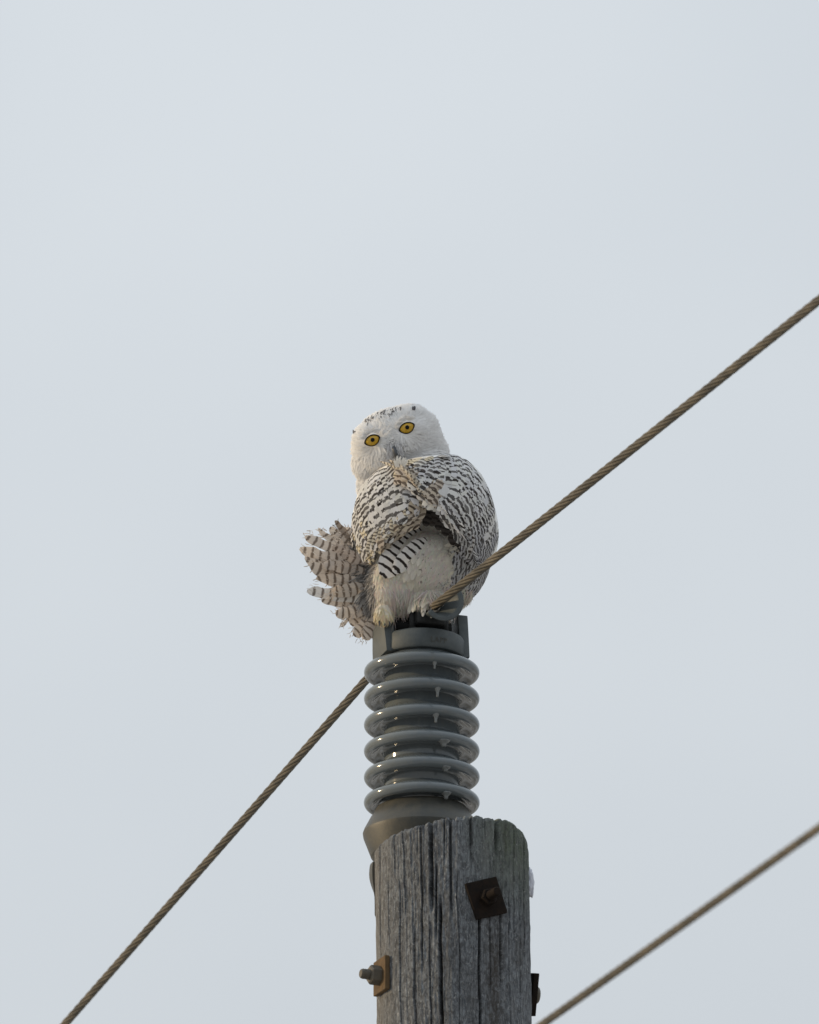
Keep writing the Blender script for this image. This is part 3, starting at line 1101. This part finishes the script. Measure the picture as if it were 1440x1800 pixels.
WHITE = (0.80, 0.78, 0.75, 0.0)
STY = {   # tint, tint jitter, bar strength, bars per feather length, bar width, size L, W
    'bold':  dict(t=(0.80, 0.80, 0.81, 0.0), s=1.0, gap=15.5, w=0.20, L=40, W=16, miss=0.12, j=0.09),
    'bold2': dict(t=(0.77, 0.765, 0.77, 0.0), s=1.0, gap=10.5, w=0.255, L=32, W=13.5, miss=0.03, j=0.05),
    'fine':  dict(t=(0.62, 0.625, 0.65, 0.0), s=0.96, gap=7.8, w=0.26, L=28, W=14, miss=0.02, j=0.04),
    'dash':  dict(t=(0.78, 0.785, 0.795, 0.0), s=0.97, gap=13, w=0.16, L=28, W=6.5, miss=0.22, j=0.2),
    'cream': dict(t=(0.78, 0.71, 0.56, 0.4), s=0.90, gap=7.5, w=0.19, L=24, W=5.5, miss=0.06, j=0.16),
    'brown': dict(t=(0.66, 0.585, 0.50, 0.45), s=1.0, gap=9.5, w=0.22, L=32, W=13, miss=0.02, j=0.06),
    'rump':  dict(t=(0.76, 0.725, 0.65, 0.15), s=0.75, gap=24, w=0.06, L=42, W=5.5, miss=0.5, j=0.03),
    'white': dict(t=(0.82, 0.80, 0.76, 0.0), s=0.0, gap=12, w=0.1, L=28, W=4, miss=1.0),
    'warm':  dict(t=(0.80, 0.745, 0.64, 0.0), s=0.0, gap=12, w=0.1, L=24, W=3.0, miss=1.0),
    'grey':  dict(t=(0.30, 0.285, 0.28, 0.3), s=0.45, gap=9, w=0.2, L=26, W=5, miss=0.3),
}
def plume(o, guides, spacing, seed, name, parent, keep=None, lift=(0.05, 0.12), scale=1.0, origin=(746, 930, 0), curv=110, facing=None):
    gp, gd, gs = [], [], []
    for px, py, ang, sty in guides:
        loc, nrm = hit(o, px, py)
        v = RIGHT * math.cos(R(ang)) + UP * math.sin(R(ang))
        v = v - nrm * v.dot(nrm)
        gp.append(tuple(loc)); gd.append(tuple(v.normalized())); gs.append(sty)
    gp = np.array(gp); gd = np.array(gd)
    fb = Feathers()
    pts = sample_surface(o, spacing * S, seed, keep)
    rr = random.Random(seed)
    for p in pts:
        loc, n = nearest(o, p)
        d2 = ((gp - p) ** 2).sum(1)
        wgt = 1 / (d2 + (6 * S) ** 2) ** 2
        t = Vector((wgt[:, None] * gd).sum(0))
        jit = d2 * (1 + 0.35 * rng.standard_normal(len(d2)).clip(-1.5, 1.5))
        st = STY[gs[int(np.argmin(jit))]]
        t = t - n * t.dot(n)
        if t.length < 1e-6: continue
        t.normalize()
        if facing is not None and n.dot(-FWD) < facing: continue
        t0 = t
        a = rr.gauss(0, 0.10)
        t = (t * math.cos(a) + n.cross(t) * math.sin(a)).normalized()
        L = st['L'] * S * rr.uniform(0.82, 1.18) * scale
        W_ = st['W'] * S * rr.uniform(0.8, 1.2) * scale
        j = rr.uniform(0.88, 1.06)
        tint = (st['t'][0] * j, st['t'][1] * j, st['t'][2] * j * rr.uniform(0.95, 1.02), st['t'][3])
        cnt = L / (st['gap'] * S)
        bar = (0.0 if rr.random() < st['miss'] else st['s'] * rr.uniform(0.75, 1.0), cnt, ((Vector(loc) - t * (L * 0.16) - P(*origin)).dot(t0) / (st['gap'] * S) + rr.gauss(0, st.get('j', 0.10))) % 1.0 + 1.0, st['w'] * rr.uniform(0.75, 1.2))
        card(fb, loc - t * (L * 0.16) + n * (1.0 * S), t, n, L, W_, rr.uniform(*lift), curv * S, tint, bar, bend=rr.uniform(-.05, .05))
    return fb.build(name, parent, 'stuff'), len(pts)

# direction of each mark in the photograph; the feather lies square to it
def G(px, py, mark, sty, flip=False):
    return (px, py, mark - 90 + (180 if flip else 0), sty)

g_left = [G(690, 828, 30, 'bold2'), G(662, 838, 38, 'bold'), G(700, 850, 22, 'bold'), G(645, 862, 45, 'bold'), G(675, 868, 30, 'bold'),
          G(712, 872, 20, 'bold'), G(632, 890, 58, 'bold2'), G(655, 893, 42, 'bold'), G(690, 888, 30, 'bold'), G(625, 920, 72, 'bold2'),
          G(645, 925, 58, 'bold2'), G(668, 915, 42, 'bold2'), G(623, 950, 85, 'bold2'), G(638, 950, 68, 'bold2'), G(655, 942, 50, 'brown'),
          G(630, 974, 88, 'bold2'), G(642, 972, 62, 'cream'), G(655, 960, 50, 'cream'), G(675, 945, 48, 'cream'), G(692, 905, 32, 'brown'),
          G(712, 905, 30, 'brown'), G(725, 898, 28, 'brown'), G(700, 925, 45, 'cream'), G(722, 915, 45, 'cream'), G(738, 880, -40, 'brown'),
          G(735, 900, 30, 'brown'), G(718, 888, 32, 'brown'), G(700, 896, 36, 'brown'), G(728, 888, 28, 'brown'), G(705, 915, 40, 'brown'), G(684, 922, 44, 'brown'), G(728, 858, -20, 'bold'), G(715, 838, 10, 'bold2')]
g_right = [G(705, 816, -30, 'cream'), G(722, 832, -35, 'brown'), G(745, 812, -12, 'bold2'), G(775, 806, -8, 'bold2'), G(805, 812, -15, 'bold'),
           G(790, 828, -12, 'bold'), G(760, 832, -20, 'bold'), G(740, 850, -38, 'bold2'), G(745, 872, -42, 'cream'), G(770, 855, -35, 'brown'),
           G(800, 850, -30, 'bold'), G(830, 830, -42, 'bold'), G(848, 856, -58, 'bold'), G(830, 870, -58, 'bold2'), G(862, 890, -68, 'bold2'),
           G(805, 880, -58, 'bold2'), G(775, 882, -55, 'dash'), G(760, 890, -52, 'bold2'), G(785, 905, -55, 'dash'), G(800, 925, -55, 'dash'),
           G(825, 910, -64, 'bold2'), G(846, 905, -70, 'bold2'), G(870, 930, -85, 'fine'), G(850, 940, -92, 'fine'), G(832, 945, -88, 'fine'),
           G(815, 950, -60, 'dash'), G(862, 965, -108, 'fine'), G(842, 980, -105, 'fine'), G(830, 985, -100, 'fine'), G(790, 930, -48, 'bold2'),
           G(812, 962, -45, 'bold2'), G(770, 905, -40, 'bold2')]
g_body = [  # rump, flank, undersides: where the feathers point
          (720, 950, -105, 'white'), (760, 945, -95, 'white'), (740, 975, -110, 'rump'), (770, 970, -160, 'rump'), (795, 985, -165, 'rump'),
          (765, 1000, -150, 'rump'), (740, 1005, -120, 'rump'), (720, 1020, -100, 'warm'), (695, 1010, -100, 'warm'), (670, 1000, -95, 'warm'),
          (655, 1020, -110, 'white'), (685, 1040, -95, 'warm'), (670, 1050, -95, 'warm'), (710, 1045, -100, 'warm'), (740, 1040, -95, 'rump'), (770, 1035, -110, 'rump'),
          (740, 1060, -95, 'warm'), (790, 1050, -120, 'rump'), (820, 1000, 165, 'fine'), (845, 1000, 160, 'fine'), (835, 1030, 155, 'fine'), (812, 1030, 165, 'fine'),
          (860, 980, 165, 'fine'), (805, 1060, -110, 'fine'), (680, 1068, -90, 'warm'), (610, 1000, -170, 'grey'), (625, 980, 160, 'grey'), (620, 1030, -170, 'grey'),
          (640, 1045, -150, 'grey'), (650, 1065, -130, 'grey'), (780, 1070, -95, 'white')]

plume(lwing, g_left, 8.0, 21, 'covert_feathers', lwing, origin=(668, 905, -40), facing=-0.06)
plume(rwing, g_right, 8.2, 22, 'covert_feathers', rwing, origin=(800, 890, -60), facing=-0.06)
def keep_body(p):
    x, y, d = to_px(p)
    return y > 868 and (y < 1071 or x > 705) and not (x < 660 and y < 930)
plume(body, g_body, 7.0, 23, 'body_feathers', body, keep_body, (0.0, 0.035))

# ---- loose down: head, neck, breast, legs ----------------------------------
EYES = [(654.3, 773.5), (715.2, 751.5)]
FACE = (690, 790)
eye_pts = [hit(body, *e)[0] for e in EYES]
def down(name, spacing, seed, keep, dirfn, L, W_, tintfn, lift, parent=body):
    fb = Feathers()
    rr = random.Random(seed)
    for p in sample_surface(body, spacing * S, seed, keep):
        loc, n = nearest(body, p)
        x, y, d = to_px(p)
        t = dirfn(x, y, d, n)
        t = t - n * t.dot(n)
        if t.length < 1e-5: continue
        t.normalize()
        a = rr.gauss(0, 0.22)
        t = (t * math.cos(a) + n.cross(t) * math.sin(a)).normalized()
        l = rr.uniform(*L) * S; w_ = rr.uniform(*W_) * S
        b = t.cross(n).normalized()
        lf = rr.uniform(*lift)
        bend = rr.uniform(-.18, .18)
        grid = []
        for v, wv in ((0, 0.8), (0.4, 1.0), (0.75, 0.7), (1.0, 0.12)):
            c = loc - t * (0.25 * l) + t * (l * v) + n * (lf * l * v - (v * l) ** 2 / (160 * S)) + b * (bend * l * v * v)
            grid.append([c - b * (w_ * wv), c + b * (w_ * wv)])
        fb.add(grid, (-1, 1), (0, 0.4, 0.75, 1), rr.random(), tintfn(x, y, rr), (0, 1, 0, 0.1))
    return fb.build(name, parent, 'stuff')

fc_pt = hit(body, *FACE)[0]
def head_keep(p):
    x, y, d = to_px(p)
    if y > 880 or (y > 850 and x > 690): return False
    for e in eye_pts:
        if (Vector(p) - e).length < 15.5 * S: return False
    return True
def head_dir(x, y, d, n):
    v = RIGHT * (x - FACE[0]) - UP * (y - FACE[1]) + FWD * (d + 20)
    # the disc round each eye combs outward
    for ex, ey in EYES:
        r2 = (x - ex) ** 2 + (y - ey) ** 2
        if r2 < 34 ** 2 and d < 60:
            v = RIGHT * (x - ex) - UP * (y - ey) + v * 0.35
    if y > 800: v = v * 0.4 - UP * 40
    return v
def head_tint(x, y, rr):
    j = rr.uniform(0.93, 1.04)
    r = math.hypot(x - 692, y - 790)
    if r < 16 and rr.random() < 0.45:
        g = rr.uniform(0.38, 0.6); return (g, g, g * 1.03, 0)
    return (0.90 * j, 0.90 * j, 0.90 * j, 0)
down('head_down', 2.0, 31, head_keep, head_dir, (9, 17), (0.8, 1.5), head_tint, (0.08, 0.38))
def leg_keep(p):
    x, y, d = to_px(p)
    return 650 < x < 705 and y > 1015
down('leg_down', 2.2, 32, leg_keep, lambda x, y, d, n: -UP + RIGHT * 0.05 * (x - 680) / 10, (9, 16), (0.8, 1.5),
     lambda x, y, rr: (0.74 * rr.uniform(.9, 1.05), 0.66 * rr.uniform(.9, 1.05), 0.55 if y < 1070 else 0.46, 0), (0.08, 0.34))
def under_keep(p):
    x, y, d = to_px(p)
    return 690 < x < 830 and y > 1035
down('belly_down', 2.3, 33, under_keep, lambda x, y, d, n: -UP + RIGHT * (0.3 * math.sin(x * 0.2)), (20, 42), (0.5, 1.3),
     lambda x, y, rr: (0.68 * rr.uniform(.85, 1.05), 0.63 * rr.uniform(.85, 1.05), 0.54, 0), (0.05, 0.45))
def rump_keep(p):
    x, y, d = to_px(p)
    return 640 < x < 830 and 930 < y <= 1045 and d < 20
down('rump_down', 2.2, 34, rump_keep, lambda x, y, d, n: -UP + RIGHT * (-(x - 720) * 0.012), (16, 28), (0.5, 1.0),
     lambda x, y, rr: (0.78 * rr.uniform(.88, 1.05), 0.74 * rr.uniform(.88, 1.05), 0.66, 0), (0.10, 0.22))
def grey_keep(p):
    x, y, d = to_px(p)
    return x < 662 and 930 < y < 1075
down('tail_down', 2.6, 35, grey_keep, lambda x, y, d, n: -RIGHT - UP * ((y - 990) * 0.02), (14, 34), (0.6, 1.5),
     lambda x, y, rr: tuple([g * k for g in [rr.uniform(.16, .55)] for k in (1, .97, .95)]) + (0,), (0.1, 0.6))

# ---- single dark feathers on the crown, ear tufts, chin tuft ---------------
fbc = Feathers()
rr = random.Random(77)
crown = [(rr.uniform(642, 706), 0) for _ in range(66)]
crown = [(x, 717.5 + 0.0062 * max(0, 712 - x) ** 1.93 + abs(rr.gauss(0, 4.2)) + 1.0) for x, _ in crown] + [(671, 735), (684, 731), (669, 737), (686, 733)]
for px, py in crown:
    loc, n = hit(body, px, py)
    if n.dot(FWD) > -0.02: pass
    loc2, n2_ = nearest(body, loc)
    t = UP * 0.9 + RIGHT * 0.1 + FWD * 0.9
    t = (t - n2_ * t.dot(n2_)).normalized()
    card(fbc, loc2 + n2_ * (2.2 * S) - t * (3 * S), t, n2_, rr.uniform(4, 9) * S, rr.uniform(0.6, 1.5) * S, 0.16, 90 * S, (lambda g: (g, g, g * 1.05, 0))(rr.uniform(0.06, 0.3)), (0, 1, 0, .1))
fbc.build('crown_spots', body, 'stuff')

def tuft(name, px, py, ang, n, L, W_, tint, spread=18, d_off=-3):
    fb = Feathers()
    loc, nn = hit(body, px, py)
    r_ = random.Random(px)
    for i in range(n):
        a = R(ang + r_.uniform(-spread, spread))
        t = (RIGHT * math.cos(a) + UP * math.sin(a) - FWD * r_.uniform(0, 0.3)).normalized()
        nrm = (-FWD - t * (-FWD).dot(t)).normalized()
        l = L * r_.uniform(.7, 1.15) * S
        j = r_.uniform(.7, 1.15)
        card(fb, loc + FWD * (d_off * S) + RIGHT * (r_.uniform(-2, 2) * S), t, nrm, l, W_ * S * r_.uniform(.7, 1.2), r_.uniform(-.05, .1), 200 * S,
             tuple(min(0.9, c * j) for c in tint[:3]) + (0,), (0, 1, 0, .1))
    return fb.build(name, body)
tuft('ear_tuft', 726, 722, 80, 8, 9, 1.6, (0.22, 0.22, 0.24), 34)
tuft('ear_tuft', 624, 764, 112, 6, 9, 1.3, (0.42, 0.40, 0.40), 30)

# ---- big single feathers ----------------------------------------------------
def bez(p0, p1, p2, n):
    return [tuple((1 - t) ** 2 * a + 2 * t * (1 - t) * b + t * t * c for a, b, c in zip(p0, p1, p2)) for t in [i / (n - 1) for i in range(n)]]
def quill(name, parent, p0, p1, p2, width, tint, gap, bw, strength=0.9, twist=0.0, ragged=0.12, seed=1, phase=None, tip=0.55, cup=0.2, curl=0.0):
    r_ = random.Random(seed)
    n = 22
    c = [P(q[0], q[1] + curl * 7 * math.sin(3.0 * i_ / n + seed) * (i_ / n), q[2] + curl * 9 * math.cos(4.2 * i_ / n + seed * 1.7) * (i_ / n)) for i_, q in enumerate(bez(p0, p1, p2, n))]
    fb = Feathers()
    grid = []
    Ltot = sum((c[i + 1] - c[i]).length for i in range(n - 1))
    us = (-1, -0.55, 0, 0.55, 1)
    for i in range(n):
        v = i / (n - 1)
        t = (c[min(i + 1, n - 1)] - c[max(i - 1, 0)]).normalized()
        side = t.cross(-FWD).normalized()
        nrm = side.cross(t).normalized()
        tw = twist * v
        sd = side * math.cos(tw) + nrm * math.sin(tw)
        nn = nrm * math.cos(tw) - side * math.sin(tw)
        w_ = width * 0.5 * S * min(1, 0.35 + 2.2 * v) * max(0.06, 1 - max(0, (v - tip) / (1 - tip)) ** 2.4) ** 0.5
        row = []
        for uu in us:
            k = uu
            if abs(uu) == 1: k *= 1 - ragged * 0.5 * (1 + math.sin(v * 17 * (1 + 0.3 * uu) + seed)) * (0.4 + v) - ragged * 0.25 * r_.random()
            row.append(c[i] + sd * (w_ * k) - nn * (cup * w_ * uu * uu) + nn * (0.6 * S * math.sin(v * 9 + uu * 2 + seed)))
        grid.append(row)
    fb.add(grid, us, [i / (n - 1) for i in range(n)], r_.random(), tint, (strength, Ltot / (gap * S), r_.random() if phase is None else phase, bw))
    return fb.build(name, parent)

TB = (0.75, 0.675, 0.60, 0.8)
TL = (0.82, 0.79, 0.75, 0.6)
tails = [  # root, bend, tip (photo x, y, depth), width, tint, bar gap
    ((640, 985, 18), (585, 965, 10), (537, 935, 14), 17, TB, 14), ((636, 990, 14), (580, 985, 2), (527, 962, 10), 24, TB, 15),
    ((638, 1000, 12), (585, 1000, 0), (536, 984, 8), 22, TB, 15), ((640, 1010, 10), (590, 1015, 0), (545, 1001, 4), 22, TB, 14),
    ((642, 1020, 8), (600, 1030, -4), (556, 1022, 2), 22, TB, 14), ((650, 1050, 4), (600, 1055, -6), (540, 1035, -2), 19, TL, 14),
    ((650, 1055, 6), (605, 1065, 0), (566, 1048, 2), 20, TB, 13), ((655, 1060, 4), (620, 1078, -2), (590, 1072, 0), 20, TB, 12),
    ((640, 980, 24), (595, 955, 20), (560, 930, 26), 12, TB, 13), ((640, 975, 26), (605, 950, 22), (580, 934, 24), 15, TB, 13),
    ((642, 970, 22), (608, 945, 14), (589, 920, 18), 9, (0.36, 0.31, 0.27, .6), 12), ((645, 965, 28), (622, 945, 24), (608, 926, 26), 10, TB, 12),
    ((640, 975, 30), (625, 955, 26), (616, 934, 30), 9, TL, 12), ((645, 1065, 2), (612, 1080, -2), (600, 1097, 4), 6, TB, 10),
    ((668, 1075, 8), (642, 1095, 0), (622, 1118, 6), 20, TB, 11), ((668, 1078, 4), (650, 1104, -2), (636, 1127, 4), 20, TB, 11),
    ((672, 1080, 10), (664, 1108, 4), (654, 1128, 10), 18, TB, 10), ((660, 1068, 12), (632, 1085, 8), (618, 1100, 12), 18, TB, 11),
    ((642, 1005, 4), (605, 1000, -8), (568, 985, -4), 20, (0.60, 0.53, 0.47, .8), 13), ((645, 1030, 0), (612, 1040, -10), (582, 1034, -6), 20, (0.64, 0.57, 0.50, .8), 13),
    ((648, 990, 2), (612, 975, -8), (585, 958, -4), 18, (0.62, 0.54, 0.48, .8), 13)]
for i, (a, b, c_, wd_, ti, gp_) in enumerate(tails):
    quill('tail_feather', owl, a, b, c_, wd_ * 1.3, ti, gp_, 0.16, 0.85, twist=random.uniform(-.9, .9), ragged=0.2, seed=200 + i, tip=0.76, curl=1.0)

# wisps blown off the tail and wing ends
fbw = Feathers()
r_ = random.Random(15)
for i, (a, b, c_, wd_, ti, gp_) in enumerate(tails):
    for k in range(26):
        f = r_.uniform(0.35, 1.0)
        q = bez(a, b, c_, 21)[int(f * 20)]
        dx, dy = c_[0] - b[0], -(c_[1] - b[1])
        an = math.atan2(dy, dx) + r_.gauss(0, 0.55)
        t = (RIGHT * math.cos(an) + UP * math.sin(an) + FWD * r_.uniform(-.4, .4)).normalized()
        nrm = (-FWD - t * (-FWD).dot(t)).normalized()
        g = r_.uniform(.75, 1.25)
        sd_ = r_.uniform(-.5, .5) * wd_
        card(fbw, P(q[0] + sd_ * math.sin(an), q[1] + sd_ * math.cos(an), q[2] + r_.uniform(-4, 4)), t, nrm, r_.uniform(5, 11) * S, r_.uniform(.4, .9) * S, r_.uniform(-.2, .3), 60 * S,
             (min(.85, ti[0] * g), min(.8, ti[1] * g), min(.75, ti[2] * g), 0), (0, 1, 0, .1), bend=r_.uniform(-.5, .5))
fbw.build('tail_wisps', owl, 'stuff')

# barred under-tail feathers lying over the rump
def on_front(px, py, lift_):
    loc, n = hit(body, px, py)
    return (px, py, to_px(loc)[2] - lift_)
covs = [((742, 930), (714, 955), (672, 1013), 58), ((750, 948), (730, 968), (692, 1006), 36), ((722, 926), (694, 950), (672, 984), 24)]
for i, (a, b, c_, wd_) in enumerate(covs):
    quill('undertail_covert', owl, on_front(*a, 6), on_front(*b, 17 - 2 * i), on_front(*c_, 13 - 2 * i), wd_, (0.78, 0.765, 0.75, 0.0), 13.5, 0.17, 1.0, seed=300 + i, ragged=0.08, phase=0.2 + 0.3 * i, cup=0.12)

# feathers hanging along the lower edges of both wings
def wing_pt(o, px, py, lift_):
    loc, n = hit(o, px, py)
    return (px, py, to_px(loc)[2] - lift_)
edge_l = [(646, 966), (656, 956), (666, 947), (676, 939), (687, 931), (698, 923), (709, 915), (719, 908), (729, 899)]
for i, (x, y) in enumerate(edge_l):
    ti = (0.76, 0.69, 0.55, 0.5) if i > 1 else (0.78, 0.72, 0.60, .4)
    p0 = wing_pt(lwing, x + 10, y - 26, 2); p2 = (x + 1, y + 10, dome(x, y) - 10)
    p1 = wing_pt(lwing, x + 5, y - 8, 7)
    quill('wing_feather', lwing, p0, p1, p2, 15, ti, 6.5, 0.2, 0.85, seed=400 + i, ragged=0.1)
edge_r = [(752, 878), (762, 884), (772, 891), (782, 900), (791, 911), (800, 923), (808, 936), (816, 950), (823, 964)]
for i, (x, y) in enumerate(edge_r):
    p0 = wing_pt(rwing, x + 8, y - 28, 2); p1 = wing_pt(rwing, x + 5, y - 10, 6); p2 = (x + 2, y + 9, dome(x, y) - 26)
    quill('wing_feather', rwing, p0, p1, p2, 13, (0.66, 0.64, 0.62, 0.1), 8.5, 0.24, 0.97, seed=500 + i, ragged=0.1)
# added feathers between the wings; their near-black tint stands in for shadow
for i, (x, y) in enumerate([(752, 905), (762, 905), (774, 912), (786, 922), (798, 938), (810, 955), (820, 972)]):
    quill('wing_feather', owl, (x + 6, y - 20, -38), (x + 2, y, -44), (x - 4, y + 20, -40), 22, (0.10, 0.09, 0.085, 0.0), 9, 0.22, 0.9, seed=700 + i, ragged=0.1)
# ruffled feathers along the ridge where the wings cross
ridge = [((735, 850), (712, 826), (684, 809), 11), ((742, 858), (722, 834), (697, 815), 10), ((750, 868), (728, 842), (705, 822), 9), ((728, 845), (700, 822), (668, 811), 8),
         ((755, 880), (738, 862), (722, 842), 10), ((762, 888), (746, 872), (732, 856), 9)]
for i, (a, b, c_, wd_) in enumerate(ridge):
    quill('ruffled_feather', rwing, wing_pt(rwing, *a, 2), (b[0], b[1], dome(*b) - 40), (c_[0], c_[1], dome(*c_) - 40), wd_, (0.72, 0.66, 0.56, .3), 9, 0.2, 0.75, seed=600 + i, ragged=0.3, twist=0.6)
fbt = Feathers()
r_ = random.Random(9)
for i in range(26):
    a = R(80 + r_.uniform(-32, 26))
    t = (RIGHT * math.cos(a) + UP * math.sin(a)).normalized()
    root = P(702 + r_.uniform(-8, 8), 820 + r_.uniform(-2, 3), dome(702, 818) - 38)
    nrm = (-FWD - t * (-FWD).dot(t)).normalized()
    card(fbt, root, t, nrm, r_.uniform(12, 19) * S, r_.uniform(1.0, 1.9) * S, r_.uniform(-.1, .2), 200 * S, (0.92, 0.89, 0.83, 0), (0, 1, 0, .1))
fbt.build('white_tuft', rwing)

# ---- eyes, bill, claws -------------------------------------------------------
def almond(bm, px, py, d, wdt, hgt, rot, bulge, n=40, scale=1.0, pts_only=False):
    c, s_ = math.cos(R(rot)), math.sin(R(rot))
    ring = []
    for k in range(n):
        a = 2 * math.pi * k / n
        x = math.cos(a) * wdt / 2 * (1 + 0.06 * abs(math.cos(a)) ** 6)
        y = math.copysign(abs(math.sin(a)) ** 1.18, math.sin(a))
        # flatter lid above, rounder below
        y = y * hgt / 2 * (0.86 if y > 0 else 1.06)
        x2, y2 = x * scale * c - y * scale * s_, x * scale * s_ + y * scale * c
        ring.append((px + x2, py - y2, d))
    return ring
for (ex, ey), tilt in zip(EYES, (24, 22)):
    loc, nn = hit(body, ex, ey)
    d = to_px(loc)[2] - 5.0
    bm = bmesh.new()
    rings = []
    for sc in (1.0, 0.85, 0.65, 0.45, 0.25, 0.08):
        rings.append([bm.verts.new(P(x, y, d - 5.0 * (1 - sc ** 2))) for x, y, _ in almond(bm, ex, ey, d, 25, 18.5, tilt, 5, scale=sc)])
    for a, b in zip(rings, rings[1:]):
        for i in range(40):
            j = (i + 1) % 40
            bm.faces.new((a[i], a[j], b[j], b[i]))
    bm.faces.new(rings[-1])
    back_ = [bm.verts.new(P(x, y, d + 6)) for x, y, _ in almond(bm, ex, ey, d, 25, 18.5, tilt, 5, scale=0.9)]
    for i in range(40):
        j = (i + 1) % 40
        bm.faces.new((rings[0][j], rings[0][i], back_[i], back_[j]))
    bm.faces.new(list(reversed(back_)))
    eye = from_bm('eye', bm, M_IRIS, owl)
    bm = bmesh.new()
    lathe(bm, [(3.6 * S, 0), (3.7 * S, 0.9 * S), (2.6 * S, 1.6 * S), (0.5 * S, 1.9 * S)], P(ex + 0.8, ey - 0.3, d - 4.6), -FWD, 24)
    from_bm('pupil', bm, M_PUPIL, eye)
    bm = bmesh.new()
    loop = [P(x, y, d - 0.6) for x, y, _ in almond(bm, ex, ey, d, 26.0, 19.6, tilt, 5)]
    rings = []
    m = len(loop)
    for i in range(m):
        t = (loop[(i + 1) % m] - loop[i - 1]).normalized()
        nrm = -FWD; b = t.cross(nrm).normalized()
        a0 = 2 * math.pi * i / m
        w_ = (0.75 + 0.45 * max(0, math.sin(a0)) + 0.7 * abs(math.cos(a0)) ** 10) * S
        rings.append([bm.verts.new(loop[i] + (b * math.cos(q * math.pi / 4) + nrm * math.sin(q * math.pi / 4) * 0.9) * w_) for q in range(8)])
    for i in range(m):
        a, b = rings[i], rings[(i + 1) % m]
        for q in range(8):
            j = (q + 1) % 8
            bm.faces.new((a[q], a[j], b[j], b[q]))
    from_bm('eyelid', bm, M_LID, eye)

loc, nn = hit(body, 695, 796)
dB = to_px(loc)[2]
bm = bmesh.new()
pts = [P(690, 784, dB + 2), P(692, 788, dB - 5), P(694.5, 794, dB - 9), P(696.5, 800, dB - 9), P(697.5, 805, dB - 5)]
tube(bm, pts, [2.2 * S, 3.8 * S, 4.4 * S, 3.6 * S, 1.2 * S], 12)
from_bm('bill', bm, M_BILL, owl)
# bristles beside the bill
fbb = Feathers()
r_ = random.Random(4)
for i in range(110):
    sd = r_.choice((-1, 1))
    x, y = 692 + sd * r_.uniform(2, 12), r_.uniform(775, 800)
    a = R(-72 + sd * r_.uniform(-6, 26))
    t = (RIGHT * math.cos(a) + UP * math.sin(a) - FWD * r_.uniform(0.05, .35)).normalized()
    nrm = (-FWD - t * (-FWD).dot(t)).normalized()
    g = r_.uniform(0.55, 0.84)
    card(fbb, P(x, y, dB - 3), t, nrm, r_.uniform(9, 16) * S, r_.uniform(.5, 1.0) * S, 0, 200 * S, (g, g, g * 1.02, 0), (0, 1, 0, .1))
fbb.build('bill_bristles', body, 'stuff')
# brow feathers that overhang each eye
fbr = Feathers()
r_ = random.Random(12)
for (ex, ey), sgn in zip(EYES, (-1, 1)):
    loc, nn = hit(body, ex, ey)
    de = to_px(loc)[2]
    for i in range(120):
        f = r_.uniform(-1, 1)
        ca, sa = math.cos(R(23)), math.sin(R(23))
        lx, ly = f * 15, 13.5 - 5.5 * f * f + r_.uniform(-1, 4)
        x, y = ex + lx * ca - ly * sa, ey - (lx * sa + ly * ca)
        an = R(23) + math.atan2(0.25, f * 1.0) if r_.random() < 0.6 else R(23 + (180 if f < 0 else 0))
        t = (RIGHT * math.cos(an) + UP * math.sin(an) * 0.5 - FWD * r_.uniform(0.1, .45)).normalized()
        nrm = (-FWD - t * (-FWD).dot(t)).normalized()
        g = r_.uniform(.82, .92)
        card(fbr, P(x - 4 * math.cos(an), y, de - 4 - r_.uniform(0, 3)), t, nrm, r_.uniform(7, 11) * S, r_.uniform(.8, 1.5) * S, 0.05, 60 * S, (g, g, g, 0), (0, 1, 0, .1))
fbr.build('brow_feathers', body, 'stuff')

for x in (667, 676, 685):
    bm = bmesh.new()
    tube(bm, [P(x, 1092, -70), P(x + 0.5, 1097, -73), P(x + 1, 1101, -71)], [2.4 * S, 1.8 * S, 0.4 * S], 10)
    from_bm('claw', bm, M_BILL, owl)
